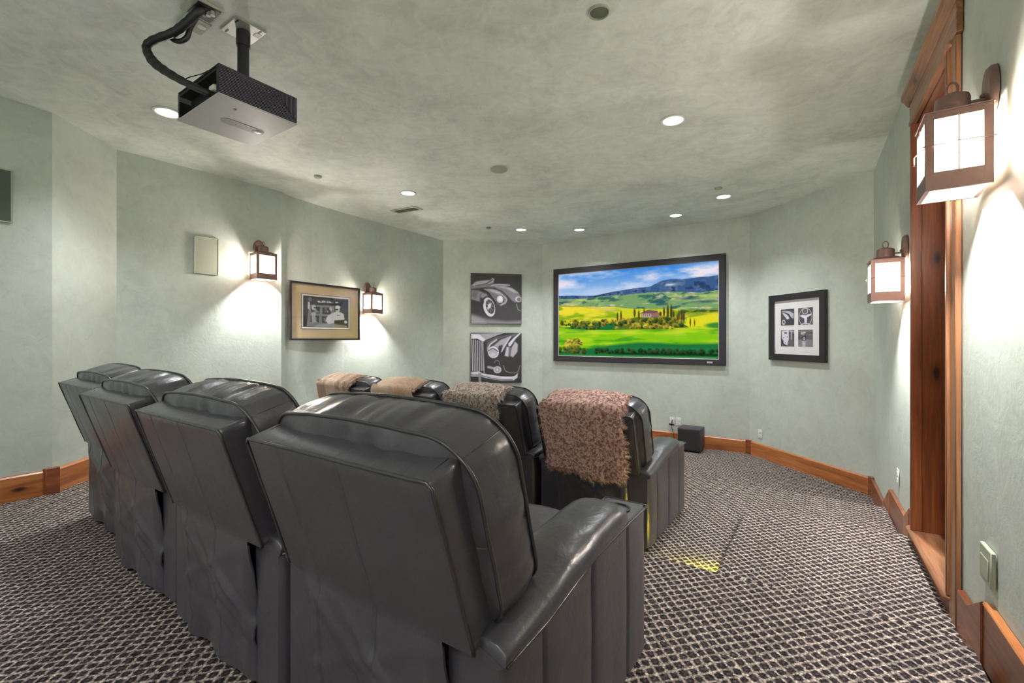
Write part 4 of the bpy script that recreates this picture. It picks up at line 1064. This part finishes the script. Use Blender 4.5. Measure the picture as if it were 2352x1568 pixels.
def wall_pt(i, s, z):
    p0, p1 = PLAN[i], PLAN[(i+1) % len(PLAN)]; L, a = seg_frame(p0, p1)
    return (p0[0] + math.cos(a)*s, p0[1] + math.sin(a)*s, z), a
def frame_bm(bm, w, h, fw, y0, y1, bev=.004):
    # mitred rectangular frame in local XZ, from depth y0 (wall) to y1 (front, negative)
    o = [(-w/2, -h/2), (w/2, -h/2), (w/2, h/2), (-w/2, h/2)]; i_ = [(-w/2+fw, -h/2+fw), (w/2-fw, -h/2+fw), (w/2-fw, h/2-fw), (-w/2+fw, h/2-fw)]
    V = lambda pts, y: [bm.verts.new((x, y, z)) for x, z in pts]
    ob, of, if_, ib = V(o, y0), V(o, y1), V(i_, y1 + .004), V(i_, y0)
    for a, b in ((ob, of), (of, if_), (if_, ib), (ib, ob)):
        for k in range(4): bm.faces.new([a[k], a[(k+1) % 4], b[(k+1) % 4], b[k]])
    if bev: bmesh.ops.bevel(bm, geom=list({e for k in range(4) for e in of[k].link_edges if e.other_vert(of[k]) in of}), offset=bev, segments=2, affect='EDGES')

# projection screen
loc, a = wall_pt(IX['wall_screen'], 0, 0)
t = thing('projection_screen', 'wide black framed projection screen showing a green Tuscan style landscape', 'screen', (-2.533, 6.996, 1.562), a)
bm = bmesh.new(); frame_bm(bm, 2.750, 1.590, .088, 0, -.045, .006); from_bm('screen_frame', bm, M['felt'], t, smooth=True, auto=30)
bm = bmesh.new(); frame_bm(bm, 2.58, 1.42, .012, -.02, -.028, 0); from_bm('inner_bead', bm, M['grey_pl'], t)
box('backing', (-1.36, -.018, -.78), (1.36, -.004, .78), M['black'], t)
paint_landscape().obj('screen_picture', 2.576, 1.416, M['screen'], t, -.0205)
bm = bmesh.new()
lx0 = 1.13
for k, (x0, x1) in enumerate(((0, .022), (.027, .047), (.052, .074))):
    box_bm(bm, (lx0+x0, -.0475, -.762), (lx0+x1, -.0445, -.756)); box_bm(bm, (lx0+x0, -.0475, -.752), (lx0+x1, -.0445, -.746)); box_bm(bm, (lx0+x0, -.0475, -.742), (lx0+x1, -.0445, -.736))
    box_bm(bm, (lx0+x0, -.0475, -.762), (lx0+x0+.006, -.0445, -.736)); box_bm(bm, (lx0+x1-.006, -.0475, -.762), (lx0+x1, -.0445, -.736))
lab(from_bm('emblem', bm, M['white'], t), 'small white block emblem')

# car canvases
for z, fn, lb in ((1.846, paint_car_side, 'upper black and white canvas of a classic roadster wing and wheel'), (.818, paint_car_front, 'lower black and white canvas of a vintage car grille and headlamp')):
    loc, a = wall_pt(IX['wall_corner_left'], .918, z)
    t = thing('canvas_print', lb, 'picture', loc, a, 'black and white car canvases')
    box('canvas_block', (-.446, -.036, -.44), (.446, -.002, .44), M['frame_black'], t, .003, 1)
    fn().obj('printed_face', .886, .874, M['print'], t, -.0368)
# tan matted picture
loc, a = (-5.205, 3.40, 1.484), math.atan2(1.035, -.07)
t = thing('framed_picture', 'black framed monochrome photograph in a wide tan mat', 'picture', loc, a)
FWd, FH = 1.02, .70
bm = bmesh.new(); frame_bm(bm, FWd, FH, .022, -.002, -.036, .003); from_bm('frame', bm, M['frame_black'], t, smooth=True, auto=30)
box('mat', (-FWd/2+.015, -.016, -FH/2+.015), (FWd/2-.015, -.004, FH/2-.015), M['mat_tan'], t)
bm = bmesh.new(); frame_bm(bm, .70, .415, .022, -.012, -.019, 0); lab(from_bm('mat_window', bm, M['mat_white'], t), 'thin white inner mat edge')
bm = bmesh.new(); frame_bm(bm, .712, .427, .007, -.012, -.0185, 0); from_bm('mat_line', bm, M['frame_black'], t)
paint_diner().obj('photograph', .66, .375, M['print'], t, -.0175)
box('glass', (-FWd/2+.02, -.0270, -FH/2+.02), (FWd/2-.02, -.0255, FH/2-.02), M['glass'], t)
# four print frame
loc, a = wall_pt(IX['wall_corner_right'], .80, 1.292)
t = thing('framed_print_set', 'wide black frame holding four small monochrome car prints in a white mat', 'picture', loc, a)
bm = bmesh.new(); frame_bm(bm, .83, .82, .078, -.002, -.042, .005); from_bm('frame', bm, M['frame_black'], t, smooth=True, auto=30)
box('mat', (-.345, -.016, -.34), (.345, -.004, .34), M['mat_white'], t)
for k, (x, z) in enumerate(((-.132, .125), (.132, .125), (-.132, -.135), (.132, -.135))):
    paint_small(k).obj('small_print', .205, .20, M['print'], t, -.0175, z - .1, x - .1025)
box('glass', (-.34, -.0270, -.335), (.34, -.0255, .335), M['glass'], t)

# in-wall speakers
loc, a = wall_pt(2, .70, 1.993)
t = thing('wall_speaker', 'small flush painted speaker panel left of the wall lantern', 'speaker', loc, a, 'flush wall speakers')
bm = bmesh.new(); frame_bm(bm, .215, .375, .010, 0, -.016, .002); from_bm('rim', bm, M['plate'], t)
box('grille', (-.099, -.013, -.179), (.099, -.001, .179), M['plate'], t, .002, 1)
loc, a = wall_pt(0, 2.235, 2.155)
t = thing('wall_speaker', 'dark green speaker panel on the far left wall at the picture edge', 'speaker', loc, a, 'flush wall speakers')
bm = bmesh.new(); frame_bm(bm, .215, .375, .010, 0, -.016, .002); from_bm('rim', bm, M['plate'], t)
lab(box('grille', (-.099, -.013, -.179), (.099, -.001, .179), simple('dark_green_grille', rgb(70, 86, 72), .35), t, .002, 1), 'dark green grille')

# ------------------------------------------------------------------ projector
def projector():
    x0, x1, y0, y1, z0, z1 = -2.88, -2.392, .992, 1.388, 2.325, 2.475
    c = Vector(((x0+x1)/2, (y0+y1)/2, z0)); t = thing('projector', 'black finned projector with a grey underside hanging from the ceiling on a pole', 'projector', c)
    hx, hy, H = (x1-x0)/2, (y1-y0)/2, z1-z0
    bm = bmesh.new(); box_bm(bm, (-hx + .016, -hy + .06, .008), (hx - .016, hy - .012, H - .006), .004, 1)
    box_bm(bm, (-hx + .012, -hy + .008, H - .02), (hx - .012, -hy + .07, H - .006)); box_bm(bm, (-hx + .012, -hy + .008, .008), (hx - .10, -hy + .07, .014))
    box_bm(bm, (hx - .03, -hy + .004, .008), (hx - .012, -hy + .07, H - .006)); box_bm(bm, (-hx + .012, -hy + .004, .008), (-hx + .022, -hy + .07, H - .05))
    from_bm('housing', bm, M['black'], t)
    box('top_cover', (-hx + .004, -hy + .002, H - .006), (hx - .004, hy, H), M['black'], t, .002, 1)
    lab(box('underside_panel', (-hx, -hy, 0), (hx, hy, .008), M['grey_pl'], t, .002, 1), 'light grey underside')
    NF = 18
    for s in (-1, 1):
        for k in range(NF):
            z = .012 + (H - .022)*k/(NF-1); ye = hy - .006 - .0073*k
            bm = bmesh.new(); q = .0015
            xa, xb = sorted((s*(hx - .017), s*(hx + .003)))
            box_bm(bm, (xa, -hy + .004, z - q), (xb, ye + q, z + q)); box_bm(bm, (xa, ye - q, z), (xb, ye + q, H - .006))
            from_bm('fin', bm, M['fin'], t)
    # pill shaped recess with round cover on the underside
    def capsule(L, r, z, n=16):
        pts = [(r*math.cos(a), L/2 + r*math.sin(a)) for a in np.linspace(0, math.pi, n)] + [(r*math.cos(a), -L/2 + r*math.sin(a)) for a in np.linspace(math.pi, 2*math.pi, n)]
        return pts
    bm = bmesh.new(); prism_bm(bm, [(x - .018, y + .035) for x, y in capsule(.15, .036, 0)], -.0015, .0)
    lab(from_bm('cover_slot', bm, simple('mid_grey', rgb(118, 119, 121), .45), t), 'mid grey pill shaped slot')
    bm = bmesh.new(); lathe_bm(bm, [(0, -.0024), (.026, -.0024), (.028, -.0015)], 28, (-.018, .112, 0)); from_bm('round_cover', bm, M['grey_pl'], t, smooth=True, auto=40)
    bm = bmesh.new(); lathe_bm(bm, [(0, -.0036), (.003, -.0032), (.0035, -.0024)], 12, (-.018, .112, 0)); from_bm('screw', bm, M['black'], t)
    bm = bmesh.new(); cyl_bm(bm, (hx - .10, -hy + .12, -.001), .007, .003, 16); from_bm('sensor', bm, simple('dark_grey', rgb(96, 98, 100), .4), t)
    bm = bmesh.new(); cyl_bm(bm, (-.02, hy - .02, .07), .045, .06, 28, 'Y'); cyl_bm(bm, (-.02, hy + .015, .07), .035, .02, 28, 'Y'); from_bm('lens', bm, M['black'], t, smooth=True, auto=40)
    for k in range(4): box('connector', (-.12 + .05*k, -hy + .05, .035), (-.085 + .05*k, -hy + .062, .055), M['grey_pl'], t)
    box('power_plug', (.115, -hy + .01, .05), (.165, -hy + .06, .078), M['white'], t, .004, 1)
    # mount
    top = CEIL - z0; pc = Vector((-2.622, 1.212, 0)) - Vector((c.x, c.y, 0))
    bm = bmesh.new(); cyl_bm(bm, (pc.x, pc.y, (H + top)/2), .0285, top - H, 28); cyl_bm(bm, (pc.x, pc.y, top - .055), .034, .08, 28); cyl_bm(bm, (pc.x, pc.y, H + .01), .06, .02, 28)
    from_bm('mount_pole', bm, M['black'], t, smooth=True, auto=40)
    bm = bmesh.new(); box_bm(bm, (pc.x - .09, pc.y - .078, top - .010), (pc.x + .09, pc.y + .082, top - .0005), .002, 1)
    pl = from_bm('ceiling_plate', bm, M['silver'], t)
    box('label_patch', (pc.x + .01, pc.y + .045, top - .0115), (pc.x + .05, pc.y + .075, top - .010), M['white'], pl)
    for dx, dy in ((.066, .055), (-.066, -.055), (.06, -.06)):
        bm = bmesh.new(); box_bm(bm, (pc.x + dx - .016, pc.y + dy - .004, top - .0115), (pc.x + dx + .016, pc.y + dy + .004, top - .010)); from_bm('bolt_slot', bm, M['black'], pl)
projector()
# ceiling gang plates and cables
t = thing('ceiling_box', 'grey ceiling gang plate where the projector cables come out', 'junction box', (-2.62, 1.03, CEIL), 0)
box('plate', (-.085, -.085, -.014), (.075, .055, -.0005), M['plate'], t, .003, 1)
lab(box('dark_insert', (-.07, -.06, -.018), (.066, .045, -.014), M['frame_black'], t, .002, 1), 'dark metal insert')
for k in range(3): 
    bm = bmesh.new(); cyl_bm(bm, (.0 + .02*k, -.01 + .012*k, -.028), .011, .022, 14); from_bm('connector', bm, M['bronze'] if k == 0 else M['silver'], t, smooth=True, auto=40)
t = thing('ceiling_outlet', 'small white duplex power outlet in a painted plate beside the projector cables', 'outlet', (-2.775, 1.035, CEIL), 0)
box('plate', (-.075, -.06, -.012), (.062, .06, -.0005), M['plate'], t, .003, 1)
bm = bmesh.new(); lathe_bm(bm, [(0, -.017), (.019, -.017), (.021, -.012)], 24, (.0, .0, 0))
o = from_bm('receptacle', bm, M['white'], t, smooth=True, auto=40); o.location = (.012, .03, 0); o.scale = (1, 1.0, 1)
lab(box('blank_insert', (-.06, -.045, -.015), (-.015, .0, -.012), M['grille'], t, .002, 1), 'green blank insert')
cp = [(-2.60, 1.02, 2.835), (-2.61, .99, 2.80), (-2.66, .955, 2.745), (-2.72, .92, 2.70), (-2.815, .865, 2.665), (-2.845, .848, 2.63), (-2.80, .86, 2.555), (-2.71, .885, 2.485), (-2.60, .925, 2.415), (-2.52, .97, 2.37), (-2.50, 1.04, 2.36)]
sp = spline(cp, 10); bm = bmesh.new()
t = thing('cable_bundle', 'thick black sleeved cable bundle looping from the ceiling to the projector', 'cable', cp[0])
rad = [interp(i/len(sp), [0, .08, .35, .5, .6, .8, 1], [.018, .020, .020, .019, .024, .018, .015])*(1 + .05*math.sin(i*1.3)) for i in range(len(sp))]
tube_bm(bm, [p - Vector(cp[0]) for p in sp], rad, 14); from_bm('sleeve', bm, M['black'], t, smooth=True)
bm = bmesh.new(); lp = spline([(-2.655, 1.0, 2.80), (-2.69, .985, 2.75), (-2.705, .975, 2.70), (-2.735, .955, 2.68), (-2.765, .935, 2.69), (-2.775, .925, 2.712), (-2.755, .93, 2.722)], 8)
tube_bm(bm, [p - Vector(cp[0]) for p in lp], .0125, 10); from_bm('spare_loop', bm, M['black'], t, smooth=True)
bm = bmesh.new(); tube_bm(bm, [p - Vector(cp[0]) for p in spline([(-2.60, .92, 2.42), (-2.60, .95, 2.45), (-2.57, .99, 2.475), (-2.52, 1.0, 2.48)], 6)], .0025, 6); from_bm('thin_wire', bm, M['black'], t)

# ------------------------------------------------------------------ ceiling fittings
def disc(name, label, cat, x, y, prof, mat, extra=None):
    t = thing(name, label, cat, (x, y, CEIL))
    bm = bmesh.new(); lathe_bm(bm, prof, 36); from_bm('cover', bm, mat, t, smooth=True, auto=40)
    if extra:
        bm = bmesh.new(); lathe_bm(bm, extra[0], 24); from_bm('rim', bm, extra[1], t, smooth=True, auto=40)
    return t
disc('ceiling_sensor', 'round dark green recessed fitting near the top edge of the ceiling', 'sensor', -.962, 2.186, [(0, -.006), (.045, -.006), (.047, -.002)], simple('shaded_fitting', rgb(96, 104, 88), .7), ([(.046, 0), (.048, -.012), (.053, -.012), (.055, 0)], M['plate']))
disc('sprinkler_cover', 'small pale sprinkler cap on the ceiling above the left wall', 'sprinkler', -4.338, 2.739, [(0, -.022), (.03, -.02), (.038, -.012), (.038, 0)], M['plate'])
disc('smoke_detector', 'large flush painted disc in the middle of the ceiling', 'detector', -2.669, 3.641, [(0, -.024), (.07, -.023), (.082, -.016), (.082, 0)], M['plate'])
disc('sprinkler_cover', 'tiny dark sprinkler cap near the screen wall beside the leftmost downlights', 'sprinkler', -4.207, 5.471, [(0, -.018), (.03, -.017), (.034, -.01), (.034, 0)], M['grille'])
disc('sprinkler_cover', 'small sprinkler cap right above the rightmost downlight pair', 'sprinkler', -.987, 5.496, [(0, -.02), (.034, -.018), (.04, -.012), (.04, 0)], M['plate'])
t = thing('air_vent', 'slotted rectangular air vent in the ceiling near the left wall', 'vent', (-4.515, 4.11, CEIL), R(8))
box('frame', (-.21, -.085, -.008), (.21, .085, -.0005), M['plate'], t, .002, 1)
for x in (-.085, .085): lab(box('slot', (x - .078, -.05, -.0095), (x + .078, .05, -.008), simple('vent_dark', rgb(66, 70, 60), .7), t), 'dark slot')

# ------------------------------------------------------------------ low fittings
t = thing('subwoofer', 'dark cube shaped subwoofer on the carpet below the screen', 'speaker', (-1.575, 6.77, LOW), R(1))
box('cabinet', (-.152, -.15, .02), (.152, .15, .325), M['sub'], t, .008, 2)
bm = bmesh.new()
for sx in (-.12, .12):
    for sy in (-.115, .115): cyl_bm(bm, (sx, sy, .01), .018, .02, 14)
stuff(from_bm('feet', bm, M['black'], t))
box('front_grille', (-.146, -.158, .03), (.146, -.149, .316), M['felt'], t, .003, 1)
def outlet(loc, rz, label, cat='outlet', group='wall outlets'):
    t = thing('wall_outlet', label, cat, loc, rz, group)
    box('cover_plate', (-.035, -.006, -.058), (.035, 0, .058), M['white'], t, .002, 1)
    for z in (-.024, .024):
        s = box('socket', (-.017, -.009, z - .016), (.017, -.006, z + .016), M['mat_white'], t, .003, 1)
        for x in (-.006, .006): box('slot', (x - .0015, -.0095, z - .006), (x + .0015, -.009, z + .006), M['black'], s)
    return t
(l1, a1) = wall_pt(IX['wall_screen'], 2.255, -.085); outlet(l1, a1, 'left of the two white outlets above the subwoofer, with a plug')
(l2, a1) = wall_pt(IX['wall_screen'], 2.345, -.085); outlet(l2, a1, 'right of the two white outlets above the subwoofer')
t = thing('power_cord', 'thin dark power cord and plug running from the outlet down behind the subwoofer', 'cord', (l1[0], l1[1] - .02, -.12), a1)
box('plug', (-.04, -.02, -.02), (.03, .005, .0), M['black'], t, .003, 1)
bm = bmesh.new(); tube_bm(bm, spline([(0, -.008, 0), (.012, -.012, .05), (-.01, -.012, .0), (.02, -.015, -.12), (.05, -.035, -.22), (.12, -.05, -.27)], 6), .004, 6); from_bm('cord', bm, M['black'], t, smooth=True)
(l1, a1) = wall_pt(IX['wall_corner_right'], .20, -.12); outlet(l1, a1, 'white outlet low on the angled wall left of the four print frame')
outlet((WX(4.35), 4.35, .14), math.atan2(-1, .03), 'white outlet low on the right wall beyond the doorway')
t = thing('wall_plate', 'square painted metal plate low on the right wall in front of the doorway', 'wall plate', (WX(2.37), 2.37, .318), math.atan2(-1, .03))
box('cover_plate', (-.062, -.016, -.066), (.062, 0, .066), M['plate'], t, .003, 1)
box('louvre', (-.045, -.019, -.045), (.045, -.016, .03), M['plate'], t, .002, 1)
# step light in the riser of the top tier
t = thing('step_light', 'small yellow step light low in the side of the aisle step', 'step light', (-.4905, 2.66, -.16), R(90))
box('housing', (-.05, 0, -.03), (.05, .010, .03), M['silver'], t, .003, 1)
box('led_strip', (-.04, .010, -.02), (.04, .012, .02), M['led'], t)
l = bpy.data.lights.new('step_glow', 'SPOT'); l.energy = 36.0; l.color = (1.0, .92, .05); l.shadow_soft_size = .02; l.spot_size = R(174); l.spot_blend = .25
lo = bpy.data.objects.new('step_glow', l); COL.objects.link(lo); lo.parent = t; lo.location = (.05, .04, -.015)
